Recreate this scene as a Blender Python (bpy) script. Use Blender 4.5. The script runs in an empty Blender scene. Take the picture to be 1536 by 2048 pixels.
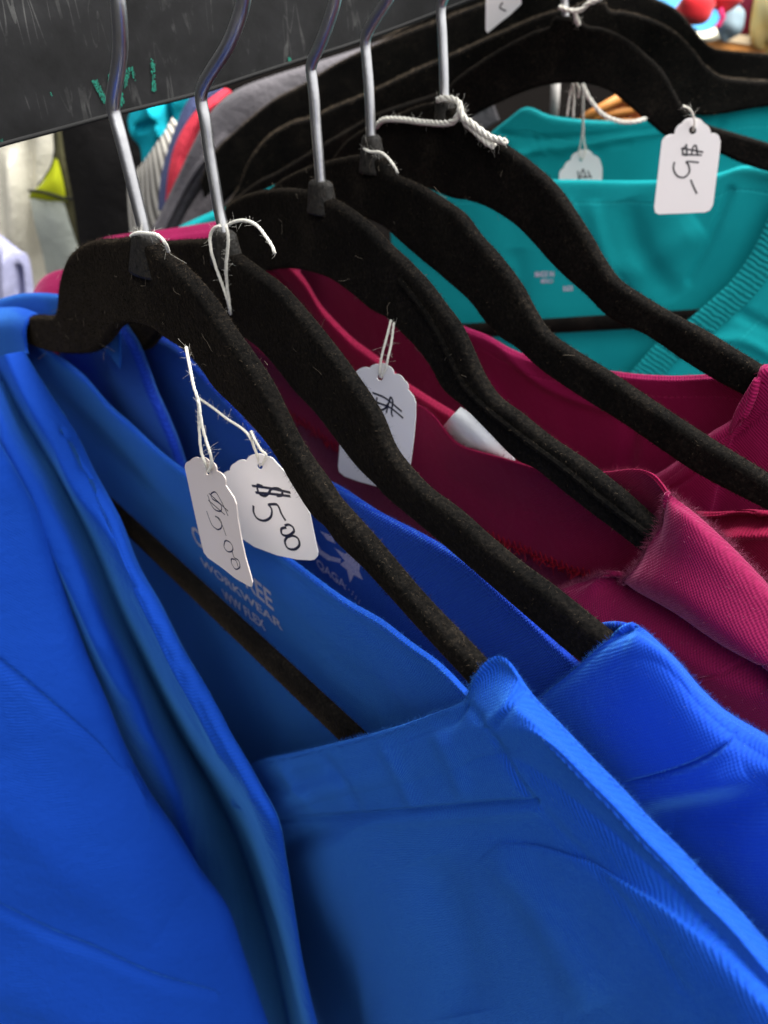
import bpy, math, random
import numpy as np
from mathutils import Matrix, Vector
from mathutils.bvhtree import BVHTree
random.seed(4); RNG=np.random.default_rng(4)
S=bpy.context.scene; COL=S.collection
# ------------------------------------------------------------ camera model
F=1550.0; EYE=np.array([0,0,1.45])
dn=np.array([900-768,3300-1024,F]); dn/=np.linalg.norm(dn)
fw=np.array([0,0,1.])-dn*dn[2]; fw/=np.linalg.norm(fw)
rt=np.cross(dn,fw)
if rt[0]<0: rt=-rt
RW=np.array([rt,fw,-dn])                  # camera(x right,y down,z fwd) -> world
def ray(x,y): return RW@np.array([(x-768)/F,(y-1024)/F,1.0])
def az(a): a=math.radians(a); return np.array([math.cos(a),math.sin(a),0.0])
def px(P):
    q=(np.asarray(P)-EYE)@RW
    return np.stack([q[...,0]/q[...,2]*F+768,q[...,1]/q[...,2]*F+1024],-1)
class Plane:
    def __init__(s,x,y,z,a):
        s.p=EYE+ray(x,y)*z; s.d=az(a); s.up=np.array([0,0,1.]); n=np.cross(s.d,s.up)
        s.n=-n if n@(s.p-EYE)>0 else n
    def at(s,x,y,o=0.):
        q=s.p+s.n*o-EYE; r=ray(x,y); return EYE+r*((s.n@q)/(s.n@r))
    def uh(s,P): q=P-s.p; return q@s.d,q@s.up
P1=Plane(292,490,.215,-52); P2=Plane(450,480,.241,-53); P3=Plane(640,385,.262,-53.5)
P4=Plane(745,290,.275,-55); P5=Plane(890,212,.289,-56.5)
P6=Plane(1135,45,.38,-14); P7=Plane(1190,12,.425,-6); P8=Plane(1230,-20,.465,-4); P9=Plane(1200,-60,.52,-4)
# ------------------------------------------------------------ splines
def cr(p,n):
    p=np.asarray(p,float)
    if len(p)==2:
        t=np.linspace(0,1,n)[:,None]; return p[0]*(1-t)+p[1]*t
    q=np.vstack([2*p[0]-p[1],p,2*p[-1]-p[-2]]); L=len(p)-1
    # centripetal-free, parameter by arclength of control polygon
    seg=np.maximum(np.linalg.norm(np.diff(p[:,:2] if p.shape[1]>2 else p,axis=0),axis=1),1e-9); c=np.r_[0,np.cumsum(seg)]
    t=np.linspace(0,c[-1],n); i=np.clip(np.searchsorted(c,t,side='right')-1,0,L-1); u=((t-c[i])/seg[i])[:,None]
    m=np.empty_like(p); m[0]=(p[1]-p[0])/seg[0]; m[-1]=(p[-1]-p[-2])/seg[-1]
    m[1:-1]=(p[2:]-p[:-2])/(seg[1:]+seg[:-1])[:,None]
    h=seg[i][:,None]; u2=u*u;u3=u2*u
    return (2*u3-3*u2+1)*p[i]+(u3-2*u2+u)*h*m[i]+(-2*u3+3*u2)*p[i+1]+(u3-u2)*h*m[i+1]
def crn(p,n):                              # uniform parameter along first axis of (k,...)
    p=np.asarray(p,float); k=len(p); t=np.linspace(0,k-1,n); i=np.clip(t.astype(int),0,k-2)
    u=(t-i).reshape((-1,)+(1,)*(p.ndim-1)); m=np.empty_like(p); m[0]=p[1]-p[0]; m[-1]=p[-1]-p[-2]
    if k>2: m[1:-1]=(p[2:]-p[:-2])/2
    u2=u*u;u3=u2*u
    return (2*u3-3*u2+1)*p[i]+(u3-2*u2+u)*m[i]+(-2*u3+3*u2)*p[i+1]+(u3-u2)*m[i+1]
# ------------------------------------------------------------ object helpers
def tag(o,label=None,cat=None,group=None,kind=None):
    if label:o['label']=label
    if cat:o['category']=cat
    if group:o['group']=group
    if kind:o['kind']=kind
    return o
def thing(name,loc,label,cat,group=None):
    o=bpy.data.objects.new(name,None); o.location=Vector(loc); o.empty_display_size=.02; COL.objects.link(o)
    return tag(o,label,cat,group)
def origin(o):
    v=np.zeros(3)
    while o is not None: v+=np.array(o.location); o=o.parent
    return v
def mk(name,V,Fc,mat,parent=None,smooth=True,uv=None,tris=None,uv2=None):
    V=np.asarray(V,float)-origin(parent) if parent is not None else np.asarray(V,float)
    me=bpy.data.meshes.new(name)
    if tris is None:
        me.from_pydata([tuple(v) for v in V],[],[tuple(int(a) for a in f) for f in Fc])
    else:
        Fc=np.asarray(Fc,np.int32); k=Fc.shape[1]
        me.vertices.add(len(V)); me.vertices.foreach_set('co',V.astype(np.float32).ravel())
        me.loops.add(Fc.size); me.loops.foreach_set('vertex_index',Fc.ravel())
        me.polygons.add(len(Fc)); me.polygons.foreach_set('loop_start',np.arange(0,Fc.size,k,dtype=np.int32))
        me.update(calc_edges=True)
    if smooth: me.polygons.foreach_set('use_smooth',np.ones(len(me.polygons),bool))
    if uv is not None:
        l=me.uv_layers.new(name='UVMap'); idx=np.empty(len(me.loops),np.int32); me.loops.foreach_get('vertex_index',idx)
        l.data.foreach_set('uv',np.asarray(uv,np.float32)[idx].ravel())
        if uv2 is not None:
            l2=me.uv_layers.new(name='Threads'); l2.data.foreach_set('uv',np.asarray(uv2,np.float32)[idx].ravel())
    me.materials.append(mat); me.update()
    o=bpy.data.objects.new(name,me); COL.objects.link(o)
    if parent is not None:o.parent=parent
    return o
def tube_vf(P,r,k=10,closed_caps=True):
    P=np.asarray(P,float); n=len(P); r=np.broadcast_to(r,(n,)); T=np.gradient(P,axis=0); T/=np.linalg.norm(T,axis=1)[:,None]+1e-12
    a=np.cross(T[0],[0.3,0.2,1.]); a/=np.linalg.norm(a); V=[];th=np.linspace(0,2*np.pi,k,endpoint=False)
    for i in range(n):
        a=a-T[i]*(a@T[i]); a/=np.linalg.norm(a); b=np.cross(T[i],a)
        V.append(P[i]+r[i]*(np.cos(th)[:,None]*a+np.sin(th)[:,None]*b))
    V=np.vstack(V); Fc=[]
    for i in range(n-1):
        for j in range(k): Fc.append((i*k+j,i*k+(j+1)%k,(i+1)*k+(j+1)%k,(i+1)*k+j))
    if closed_caps: Fc.append(tuple(range(k))[::-1]); Fc.append(tuple((n-1)*k+j for j in range(k)))
    return V,Fc
class MB:
    def __init__(s): s.V=[];s.F=[];s.n=0
    def add(s,V,Fc): s.V.append(np.asarray(V,float)); s.F+= [tuple(a+s.n for a in f) for f in Fc]; s.n+=len(V); return s
    def tube(s,P,r,k=8): return s.add(*tube_vf(P,r,k))
    def build(s,name,mat,parent=None,smooth=True): return mk(name,np.vstack(s.V),s.F,mat,parent,smooth)
def sample(o,n,sel=None):
    me=o.data; me.calc_loop_triangles(); t=np.empty(len(me.loop_triangles)*3,np.int32); me.loop_triangles.foreach_get('vertices',t); t=t.reshape(-1,3)
    v=np.empty(len(me.vertices)*3,np.float32); me.vertices.foreach_get('co',v); v=v.reshape(-1,3).astype(float)
    a,b,c=v[t[:,0]],v[t[:,1]],v[t[:,2]]; N=np.cross(b-a,c-a); A=np.linalg.norm(N,axis=1)+1e-15; w=A.copy()
    if sel is not None: w=w*sel((a+b+c)/3)
    i=RNG.choice(len(t),n,p=w/w.sum()); r1=np.sqrt(RNG.random(n))[:,None]; r2=RNG.random(n)[:,None]
    return a[i]*(1-r1)+b[i]*r1*(1-r2)+c[i]*r1*r2, N[i]/A[i][:,None]
def blades(P,N,L,w,tilt=.6,bias=(0,0,0)):
    n=len(P); R=RNG.normal(size=(n,3)); D=N+tilt*R+np.asarray(bias); D/=np.linalg.norm(D,axis=1)[:,None]
    s=np.cross(D,RNG.normal(size=(n,3))); s/=np.linalg.norm(s,axis=1)[:,None]+1e-9; L=L*(.4+.9*RNG.random(n))[:,None]
    mid=P+D*L*.55+R*L*.12; tip=mid+ (D+R*.35)*L*.5; w=w*(.6+.8*RNG.random(n))[:,None]
    V=np.stack([P-s*w/2,P+s*w/2,mid+s*w/3,mid-s*w/3,tip],1).reshape(-1,3); b=np.arange(n)*5
    q=np.stack([b,b+1,b+2,b+3],1)
    t=np.stack([b+3,b+2,b+4,b+4],1)
    return V,q,np.stack([b+3,b+2,b+4],1)
def add_pile(o,n,L,w,tilt=.6,sel=None,bias=(0,0,0),mat=None,PN=None):
    """grow short fibres on an object's surface, inside the same mesh"""
    P,N=PN if PN is not None else sample(o,n,sel)
    V,q,t=blades(P,N,L,w,tilt,bias)
    me=o.data; nv=len(me.vertices); me2=bpy.data.meshes.new('f')
    faces=np.vstack([np.stack([q[:,0],q[:,1],q[:,2]],1),np.stack([q[:,0],q[:,2],q[:,3]],1),t])
    me2.vertices.add(len(V)); me2.vertices.foreach_set('co',V.astype(np.float32).ravel())
    me2.loops.add(faces.size); me2.loops.foreach_set('vertex_index',faces.astype(np.int32).ravel())
    me2.polygons.add(len(faces)); me2.polygons.foreach_set('loop_start',np.arange(0,faces.size,3,dtype=np.int32)); me2.update(calc_edges=True)
    if me.uv_layers:
        me2.uv_layers.new(name='UVMap')
        if len(me.uv_layers)>1: me2.uv_layers.new(name='Threads')
    import bmesh
    if mat is not None:
        if mat.name not in [m.name for m in me.materials]: me.materials.append(mat)
        me2.polygons.foreach_set('material_index',np.full(len(me2.polygons),len(me.materials)-1,np.int32))
    bm=bmesh.new(); bm.from_mesh(me); bm.from_mesh(me2); bm.to_mesh(me); bm.free(); bpy.data.meshes.remove(me2)
# ------------------------------------------------------------ materials
def nodes(name):
    m=bpy.data.materials.new(name); m.use_nodes=True; nt=m.node_tree; return m,nt,nt.nodes['Principled BSDF']
def N(nt,t,**k):
    n=nt.nodes.new(t)
    for a,b in k.items():
        if a.startswith('i_'): n.inputs[a[2:].replace('_',' ')].default_value=b
        else: setattr(n,a,b)
    return n
def math_(nt,op,a,b=None,c=None,clamp=False):
    n=nt.nodes.new('ShaderNodeMath'); n.operation=op; n.use_clamp=clamp
    for i,x in enumerate((a,b,c)):
        if x is None: continue
        if isinstance(x,(int,float)): n.inputs[i].default_value=x
        else: nt.links.new(x,n.inputs[i])
    return n.outputs[0]
def ramp(nt,fac,stops):
    r=nt.nodes.new('ShaderNodeValToRGB'); e=r.color_ramp.elements
    while len(e)<len(stops): e.new(.5)
    for i,(p,c) in enumerate(stops): e[i].position=p; e[i].color=(*c,1) if len(c)==3 else c
    nt.links.new(fac,r.inputs[0]); return r.outputs[0]
def fabric(name,col,col2=None,pitch=.0010,ang=62,weave=.25,sheen=.5,stint=None,rough=.85,knit=False,wr=.25,stitch=(),edge_threads=False):
    """woven/knit cloth; UV is in metres, v measured from the hem edge"""
    m,nt,b=nodes(name); col2=col2 or tuple(c*.72 for c in col); ln=nt.links.new
    uv=N(nt,'ShaderNodeUVMap'); uv.uv_map='UVMap'; sp=N(nt,'ShaderNodeSeparateXYZ'); ln(uv.outputs[0],sp.inputs[0]); u,v=sp.outputs[0],sp.outputs[1]
    uv_=N(nt,'ShaderNodeUVMap'); uv_.uv_map='Threads'; sp_=N(nt,'ShaderNodeSeparateXYZ'); ln(uv_.outputs[0],sp_.inputs[0]); tu,tvv=sp_.outputs[0],sp_.outputs[1]
    if edge_threads: tu,tvv=u,v
    tc=N(nt,'ShaderNodeTexCoord')
    nz=N(nt,'ShaderNodeTexNoise'); nz.inputs['Scale'].default_value=260; nz.inputs['Detail'].default_value=2; ln(tc.outputs['Object'],nz.inputs['Vector'])
    jit=math_(nt,'MULTIPLY',math_(nt,'SUBTRACT',nz.outputs[0],.5),pitch*.9)
    a=math.radians(ang)
    w1=math_(nt,'ADD',math_(nt,'MULTIPLY',tu,math.cos(a)),math_(nt,'MULTIPLY',tvv,math.sin(a)))
    w1=math_(nt,'ADD',w1,jit); s1=math_(nt,'SINE',math_(nt,'MULTIPLY',w1,2*math.pi/pitch))
    w2=math_(nt,'SUBTRACT',math_(nt,'MULTIPLY',tu,math.sin(a)),math_(nt,'MULTIPLY',tvv,math.cos(a)))
    s2=math_(nt,'SINE',math_(nt,'MULTIPLY',math_(nt,'ADD',w2,jit),2*math.pi/(pitch*(1.0 if knit else .62))))
    h=math_(nt,'ADD',math_(nt,'MULTIPLY',s1,.5),math_(nt,'MULTIPLY',s2,.4 if knit else .14))
    fine=N(nt,'ShaderNodeTexNoise'); fine.inputs['Scale'].default_value=2200; fine.inputs['Detail'].default_value=3; ln(tc.outputs['Object'],fine.inputs['Vector'])
    h=math_(nt,'ADD',h,math_(nt,'MULTIPLY',fine.outputs[0],1.1))
    big=N(nt,'ShaderNodeTexNoise'); big.inputs['Scale'].default_value=38; big.inputs['Detail'].default_value=4; big.inputs['Roughness'].default_value=.5; ln(tc.outputs['Object'],big.inputs['Vector'])
    mid=N(nt,'ShaderNodeTexNoise'); mid.inputs['Scale'].default_value=330; mid.inputs['Detail'].default_value=3; ln(tc.outputs['Object'],mid.inputs['Vector'])
    hh=math_(nt,'ADD',math_(nt,'MULTIPLY',h,pitch*.28*weave*4*.25),math_(nt,'ADD',math_(nt,'MULTIPLY',big.outputs[0],.005*wr),math_(nt,'MULTIPLY',mid.outputs[0],.0012*wr)))
    for (v0,wd,dp) in stitch:
        g=math_(nt,'DIVIDE',math_(nt,'SUBTRACT',v,v0),wd); g=math_(nt,'POWER',2.718,math_(nt,'MULTIPLY',math_(nt,'MULTIPLY',g,g),-1.))
        hh=math_(nt,'SUBTRACT',hh,math_(nt,'MULTIPLY',g,dp))
        du=math_(nt,'GREATER_THAN',math_(nt,'SINE',math_(nt,'MULTIPLY',u,2*math.pi/.0026)),-.2)
        hh=math_(nt,'ADD',hh,math_(nt,'MULTIPLY',math_(nt,'MULTIPLY',g,du),dp*.7))
    STG=None
    for (v0,wd,dp) in stitch:
        g=math_(nt,'DIVIDE',math_(nt,'SUBTRACT',v,v0),wd*1.1); g=math_(nt,'POWER',2.718,math_(nt,'MULTIPLY',math_(nt,'MULTIPLY',g,g),-1.)); du=math_(nt,'GREATER_THAN',math_(nt,'SINE',math_(nt,'MULTIPLY',u,2*math.pi/.0026)),-.3); STG=math_(nt,'MULTIPLY',g,du)
    bp=N(nt,'ShaderNodeBump'); bp.inputs['Strength'].default_value=1; bp.inputs['Distance'].default_value=1.0; ln(hh,bp.inputs['Height']); ln(bp.outputs[0],b.inputs['Normal'])
    f=math_(nt,'ADD',math_(nt,'MULTIPLY',h,.34),math_(nt,'ADD',math_(nt,'MULTIPLY',big.outputs[0],.5),.12),clamp=True)
    if STG is not None: f=math_(nt,'ADD',f,math_(nt,'MULTIPLY',STG,.25),clamp=True)
    c=ramp(nt,f,[(.15,col2),(.75,col)]+([(1.0,tuple(min(1,a*1.6+.02) for a in col))] if stitch else []))
    ln(c,b.inputs['Base Color']); b.inputs['Roughness'].default_value=rough; b.inputs['Specular IOR Level'].default_value=.15
    b.inputs['Sheen Weight'].default_value=sheen; b.inputs['Sheen Roughness'].default_value=.30; b.inputs['Sheen Tint'].default_value=(*(stint or col),1)
    return m
def velvet():
    m,nt,b=nodes('black_velvet'); ln=nt.links.new; tc=N(nt,'ShaderNodeTexCoord')
    a=N(nt,'ShaderNodeTexNoise'); a.inputs['Scale'].default_value=900; a.inputs['Detail'].default_value=3; ln(tc.outputs['Object'],a.inputs['Vector'])
    g=N(nt,'ShaderNodeTexNoise'); g.inputs['Scale'].default_value=60; g.inputs['Detail'].default_value=3; ln(tc.outputs['Object'],g.inputs['Vector'])
    f=math_(nt,'ADD',math_(nt,'MULTIPLY',a.outputs[0],.6),math_(nt,'MULTIPLY',g.outputs[0],.4))
    ln(ramp(nt,f,[(.38,(.002,.002,.002)),(.55,(.006,.0053,.0046)),(.72,(.018,.0145,.011))]),b.inputs['Base Color'])
    b.inputs['Roughness'].default_value=.95; b.inputs['Specular IOR Level'].default_value=.05
    b.inputs['Sheen Weight'].default_value=.09; b.inputs['Sheen Roughness'].default_value=.35; b.inputs['Sheen Tint'].default_value=(.5,.36,.22,1)
    bp=N(nt,'ShaderNodeBump'); bp.inputs['Strength'].default_value=.6; bp.inputs['Distance'].default_value=.0006; ln(a.outputs[0],bp.inputs['Height']); ln(bp.outputs[0],b.inputs['Normal'])
    return m
def simple(name,col,rough=.6,spec=.3,metal=0,noise=None,sheen=0,bump=0,bscale=300,col2=None,trans=0):
    m,nt,b=nodes(name); ln=nt.links.new; b.inputs['Roughness'].default_value=rough; b.inputs['Specular IOR Level'].default_value=spec; b.inputs['Metallic'].default_value=metal
    tc=N(nt,'ShaderNodeTexCoord'); a=N(nt,'ShaderNodeTexNoise'); a.inputs['Scale'].default_value=noise or 40; a.inputs['Detail'].default_value=4; ln(tc.outputs['Object'],a.inputs['Vector'])
    ln(ramp(nt,a.outputs[0],[(.3,col2 or tuple(c*.8 for c in col)),(.7,col)]),b.inputs['Base Color'])
    b.inputs['Sheen Weight'].default_value=sheen
    if bump:
        q=N(nt,'ShaderNodeTexNoise'); q.inputs['Scale'].default_value=bscale; ln(tc.outputs['Object'],q.inputs['Vector'])
        bp=N(nt,'ShaderNodeBump'); bp.inputs['Strength'].default_value=.7; bp.inputs['Distance'].default_value=bump; ln(q.outputs[0],bp.inputs['Height']); ln(bp.outputs[0],b.inputs['Normal'])
    return m
VEL=velvet()
LITEDGE=simple('brown_lit_edge_pile',(.20,.155,.11),.95,.05,noise=300,col2=(.11,.085,.06))  # brighter fibres: painted light along the far hangers' top edges
DUSTLIT=simple('dust_and_lit_pile',(.13,.098,.068),.95,.05,noise=400,col2=(.035,.026,.018))  # dust fibres, whose brown also paints the light on upper edges
COLLAR=simple('dull_black_plastic',(.03,.026,.022),.6,.3,noise=700,col2=(.01,.01,.009),bump=.0005,bscale=1100)
STEEL=simple('scuffed_chrome',(.94,.94,.94),.33,.5,1,noise=120,col2=(.78,.78,.80),bump=.00008,bscale=500)
STRING=simple('cotton_string',(.82,.79,.70),.9,.1,noise=900,sheen=.3,bump=.0002,bscale=1500)
LINT=simple('pale_lint',(.30,.25,.19),.9,.1,noise=300)
CARD=simple('white_card',(.88,.86,.85),.55,.3,noise=30,col2=(.85,.83,.82),bump=.00006,bscale=900)
CARD2=simple('cream_card',(.90,.80,.73),.55,.3,noise=30,col2=(.87,.76,.69),bump=.00006,bscale=900)
INK=simple('black_ink',(.012,.012,.016),.35,.5); PENC=simple('grey_ink',(.04,.04,.045),.5,.3)
PRINT=simple('silver_transfer_print',(.80,.72,.76),.4,.5,noise=1500,col2=(.26,.28,.50))
BLUE=(.003,.052,.40); 
M_A2=fabric('royal_blue_twill_front',BLUE,(.003,.060,.35),pitch=.00072,ang=50,weave=.85,sheen=.4,stint=(.10,.45,1),wr=.15)
M_A=fabric('royal_blue_twill',BLUE,(.003,.052,.33),pitch=.0009,ang=35,weave=.7,sheen=.45,stint=(.10,.42,.9),wr=.12,stitch=((.0062,.0003,.0004),))
M_B2=fabric('royal_blue_fine_twill_front',(.004,.050,.42),(.003,.036,.33),pitch=.0006,ang=50,weave=.5,knit=True,sheen=.5,stint=(.12,.5,1),wr=.15)  # front copy of shirt B's blue, coloured lighter as the lit side
M_B=fabric('royal_blue_fine_twill_shaded',(.003,.032,.34),(.002,.022,.25),pitch=.0008,ang=50,weave=.9,knit=True,sheen=.45,stint=(.12,.42,.9),wr=.12,stitch=((.0065,.0003,.0004),))  # inner copy of shirt B's blue, deepened to paint the shade inside
M_C=fabric('burgundy_brushed_cotton',(.18,.004,.046),(.12,.002,.030),pitch=.00060,ang=52,weave=.5,knit=True,sheen=.65,stint=(.85,.30,.45),wr=.15)
M_C2=fabric('burgundy_facing_cotton',(.21,.0025,.040),(.14,.002,.026),pitch=.00062,ang=52,weave=.6,knit=True,sheen=.15,stint=(.85,.3,.45),wr=.3)
M_A3=fabric('royal_blue_twill_sleeve',BLUE,(.003,.050,.34),pitch=.0011,ang=50,weave=.3,sheen=.35,stint=(.10,.45,1),wr=.35,edge_threads=True)
M_D=fabric('burgundy_cotton',(.22,.003,.035),(.13,.002,.02),pitch=.0008,weave=.5,sheen=.35,stint=(.7,.12,.22),wr=.2)
M_E=fabric('wine_cotton',(.21,.002,.052),(.14,.002,.032),pitch=.0008,weave=.5,sheen=.4,stint=(.7,.2,.35),wr=.2,stitch=((.010,.0004,.0003),))
M_F=fabric('teal_polycotton',(.004,.32,.345),(.003,.26,.285),pitch=.0009,weave=.25,sheen=.25,stint=(.1,.8,.8),wr=.1,stitch=((.014,.0005,.0004),))
M_F2=fabric('teal_ribbed_band',(.004,.32,.345),(.003,.26,.285),edge_threads=True,pitch=.0028,ang=0,weave=1.2,sheen=.2,stint=(.1,.8,.8),wr=.05)
RED=simple('red_overlock_thread',(.30,.006,.018),.85,.1,noise=400)
NAP={M_A2.name:simple('blue_nap',(.05,.22,.65),.9,.1,sheen=.5),M_B2.name:simple('blue_nap_fine',(.05,.20,.65),.9,.1,sheen=.5),M_C.name:simple('pink_nap',(.55,.16,.27),.9,.1,sheen=.5)}
for k_ in (M_A,M_B): NAP[k_.name]=NAP[M_B2.name]
# ------------------------------------------------------------ cloth patches
def dist_poly(Q,poly):
    """distance of 2-D points Q (n,2) to a polyline and the position along it 0..1"""
    best=np.full(len(Q),1e9); pos=np.zeros(len(Q)); c=cr(np.array(poly,float)[:,:2],40)
    for i in range(len(c)-1):
        a,b=c[i],c[i+1]; d=b-a; t=np.clip(((Q-a)@d)/(d@d+1e-9),0,1); e=np.linalg.norm(Q-(a+t[:,None]*d),axis=1)
        k=e<best; best[k]=e[k]; pos[k]=(i+t[k])/(len(c)-1)
    return best,pos
def patch(name,rows,plane,mat,parent,nu=220,nv=120,folds=(),th=.0009,noise=.0006,fuzz=0,fuzzL=.0011,wrap=True,nap=0,v0=0,seed=0,fsel=None,smooth=5,vsmooth=0,vstart=2.3):
    """rows: lists of (x,y,s) down the cloth; plane+s gives the true position; folds: (polyline,width px,amp m)"""
    R=np.stack([cr([uhs(plane,q) for q in r],nu) for r in rows])                       # k,nu,3
    if smooth:
        kk=np.hanning(2*smooth+3)[1:-1]; kk/=kk.sum()
        Rp=np.concatenate([2*R[:,:1]-R[:,1:smooth+1][:,::-1],R,2*R[:,-1:]-R[:,-smooth-1:-1][:,::-1]],1)
        R=np.stack([np.stack([np.convolve(Rp[i,:,j],kk,'valid') for j in range(3)],-1) for i in range(len(R))])
    k=len(R); sp=np.r_[0,np.cumsum([max(.0004,np.mean(np.linalg.norm(R[i+1,:,:2]-R[i,:,:2],axis=1))) for i in range(k-1)])]
    t=np.linspace(0,1,nv)**1.35*sp[-1]; j=np.clip(np.searchsorted(sp,t,side='right')-1,0,k-2)
    pos=j+(t-sp[j])/(sp[j+1]-sp[j])
    base=crn(R,(k-1)*40+1); idx=pos*40; i0=np.clip(idx.astype(int),0,len(base)-2); fr=(idx-i0)[:,None,None]
    G=base[i0]*(1-fr)+base[i0+1]*fr                             # nv,nu,3
    if vsmooth:
        wt=np.clip((pos-vstart)/1.2,0,1)[:,None,None]; kk=vsmooth; kern=np.ones(2*kk+1)/(2*kk+1); H=G.copy()
        for _ in range(3):
            Hp=np.concatenate([2*H[:1]-H[1:kk+1][::-1],H,2*H[-1:]-H[-kk-1:-1][::-1]],0); cs=np.cumsum(np.concatenate([np.zeros((1,)+Hp.shape[1:]),Hp],0),0)
            H=(cs[2*kk+1:]-cs[:-2*kk-1])/(2*kk+1)
        G=G*(1-wt)+H*wt
    s=G[...,2].copy(); W0=plane.p+G[...,:1]*plane.d+G[...,1:2]*plane.up+s[...,None]*plane.n; Q2=px(W0); Q=Q2.reshape(-1,2)
    for poly,w,amp in folds:
        d,p=dist_poly(Q,poly)
        taper=np.clip(np.minimum(p,1-p)*6,0,1)**.5 if not(isinstance(w,tuple)) else 1
        ww=w[0] if isinstance(w,tuple) else w
        s+= (amp*np.exp(-(d/ww)**2)*taper).reshape(s.shape)
    if noise:
        rs=np.random.default_rng(seed+7)
        for q in range(7):
            kx,ky=rs.normal(size=2)*(.004+.0022*q); s+=noise/(1+.6*q)*np.sin(Q2[...,0]*kx*1.3+Q2[...,1]*ky*.55+rs.random()*6.28)
    W=plane.p+G[...,:1]*plane.d+G[...,1:2]*plane.up+s[...,None]*plane.n
    du=np.linalg.norm(np.diff(W,axis=1),axis=2); dv=np.linalg.norm(np.diff(W,axis=0),axis=2)
    U=np.concatenate([np.zeros((nv,1)),np.cumsum(du,1)],1); U=U*0+U[nv//3]; 
    V=np.concatenate([np.zeros((1,nu)),np.cumsum(dv,0)],0)
    if wrap: V=V-V[np.argmin(np.abs(pos-1))]
    idx=np.arange(nv*nu).reshape(nv,nu)
    Fc=np.stack([idx[:-1,:-1],idx[1:,:-1],idx[1:,1:],idx[:-1,1:]],-1).reshape(-1,4)
    o_=mk(name,W.reshape(-1,3),Fc,mat,parent,uv=np.stack([U,V],-1).reshape(-1,2),tris=True)
    bvh=BVHTree.FromPolygons([tuple(v) for v in W[::2,::2].reshape(-1,3)],
        [tuple(int(a) for a in f) for f in (lambda I:np.stack([I[:-1,:-1],I[1:,:-1],I[1:,1:],I[:-1,1:]],-1).reshape(-1,4))(np.arange(W[::2,::2].shape[0]*W[::2,::2].shape[1]).reshape(W[::2,::2].shape[:2]))])
    # thickness
    me=o_.data; me.update(); nr=np.empty(len(me.vertices)*3,np.float32); me.vertices.foreach_get('normal',nr); nr=nr.reshape(nv,nu,3)
    Wb=W-nr*th; base_o=origin(parent) if parent is not None else np.zeros(3)
    V2=np.vstack([W.reshape(-1,3),Wb.reshape(-1,3)]); M=nv*nu
    F2=[Fc,Fc[:,::-1]+M]
    for e in (idx[0],idx[-1][::-1],idx[::-1,0],idx[:,-1]):
        F2.append(np.stack([e[:-1],e[1:],e[1:]+M,e[:-1]+M],-1))
    F2=np.vstack(F2); uvv=np.stack([U,V],-1).reshape(-1,2); uvv=np.vstack([uvv,uvv])
    bpy.data.objects.remove(o_); 
    tv=np.stack([G[...,0],G[...,1]],-1).reshape(-1,2); tv=np.vstack([tv,tv])
    o_=mk(name,V2,F2,mat,parent,uv=uvv,tris=True,uv2=tv)
    if fuzz:
        # fibres stand on the rolled edge / ridge: rows around row 1
        r1=np.argmin(np.abs(pos-1)) if wrap else 0
        rr=np.clip(r1+RNG.integers(-3,4,fuzz),0,nv-1); cc=RNG.integers(0,nu-1,fuzz); f=RNG.random(fuzz)[:,None]
        Pp=W[rr,cc]*(1-f)+W[rr,np.minimum(cc+1,nu-1)]*f; Nn=nr[rr,cc]
        if fsel: 
            q=px(Pp); kk=fsel(q); Pp,Nn=Pp[kk],Nn[kk]
        add_pile(o_,0,fuzzL,.00007,.8,PN=(Pp-base_o,Nn.astype(float)))
    if nap:
        rr=RNG.integers(0,nv-1,nap); cc=RNG.integers(0,nu-1,nap); f=RNG.random(nap)[:,None]
        add_pile(o_,0,.0006,.00003,1.2,PN=(W[rr,cc]*(1-f)+W[rr,cc+1]*f-base_o,nr[rr,cc].astype(float)),mat=NAP.get(mat.name))
    return o_,bvh
def drop(row,steps,wrap=None):
    rows=[]
    if wrap: rows.append([(x+wrap[0],y+wrap[1],s+wrap[2]) for x,y,s in row])
    rows.append(list(row))
    for dy,ds in steps:
        if dy<40: rows.append([(x+(900-x)*dy/(3300-y),y+dy,s+ds) for x,y,s in row])
        else: rows.append([('w',x,y,s,dy,ds) for x,y,s in row])
    return rows
def uhs(plane,q):
    if q[0]=='w':
        _,x,y,s,dy,ds=q; P=plane.at(x,y,s); P=P-plane.up*dy*np.linalg.norm(plane.p-EYE)/F*1.1; s=s+ds
    elif len(q)==4: P=EYE+ray(q[0],q[1])*q[2]; s=float((P-plane.p)@plane.n)
    else:
        x,y,s=q; P=plane.at(x,y,s)
    u,h=plane.uh(P); return (u,h,s)
def Z(rows): return [[(x,y,z_,'z') for x,y,z_ in r] for r in rows]
def cols_to_rows(cols,n=16):
    C=[cr(np.array(c,float),n) for c in cols]
    return [[tuple(c[i]) for c in C] for i in range(n)]
def z(row,s): return [(x,y,s) for x,y in row]
def zs(row,ss):
    ss=np.interp(np.linspace(0,1,len(row)),np.linspace(0,1,len(ss)),ss); return [(x,y,float(a)) for (x,y),a in zip(row,ss)]
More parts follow.
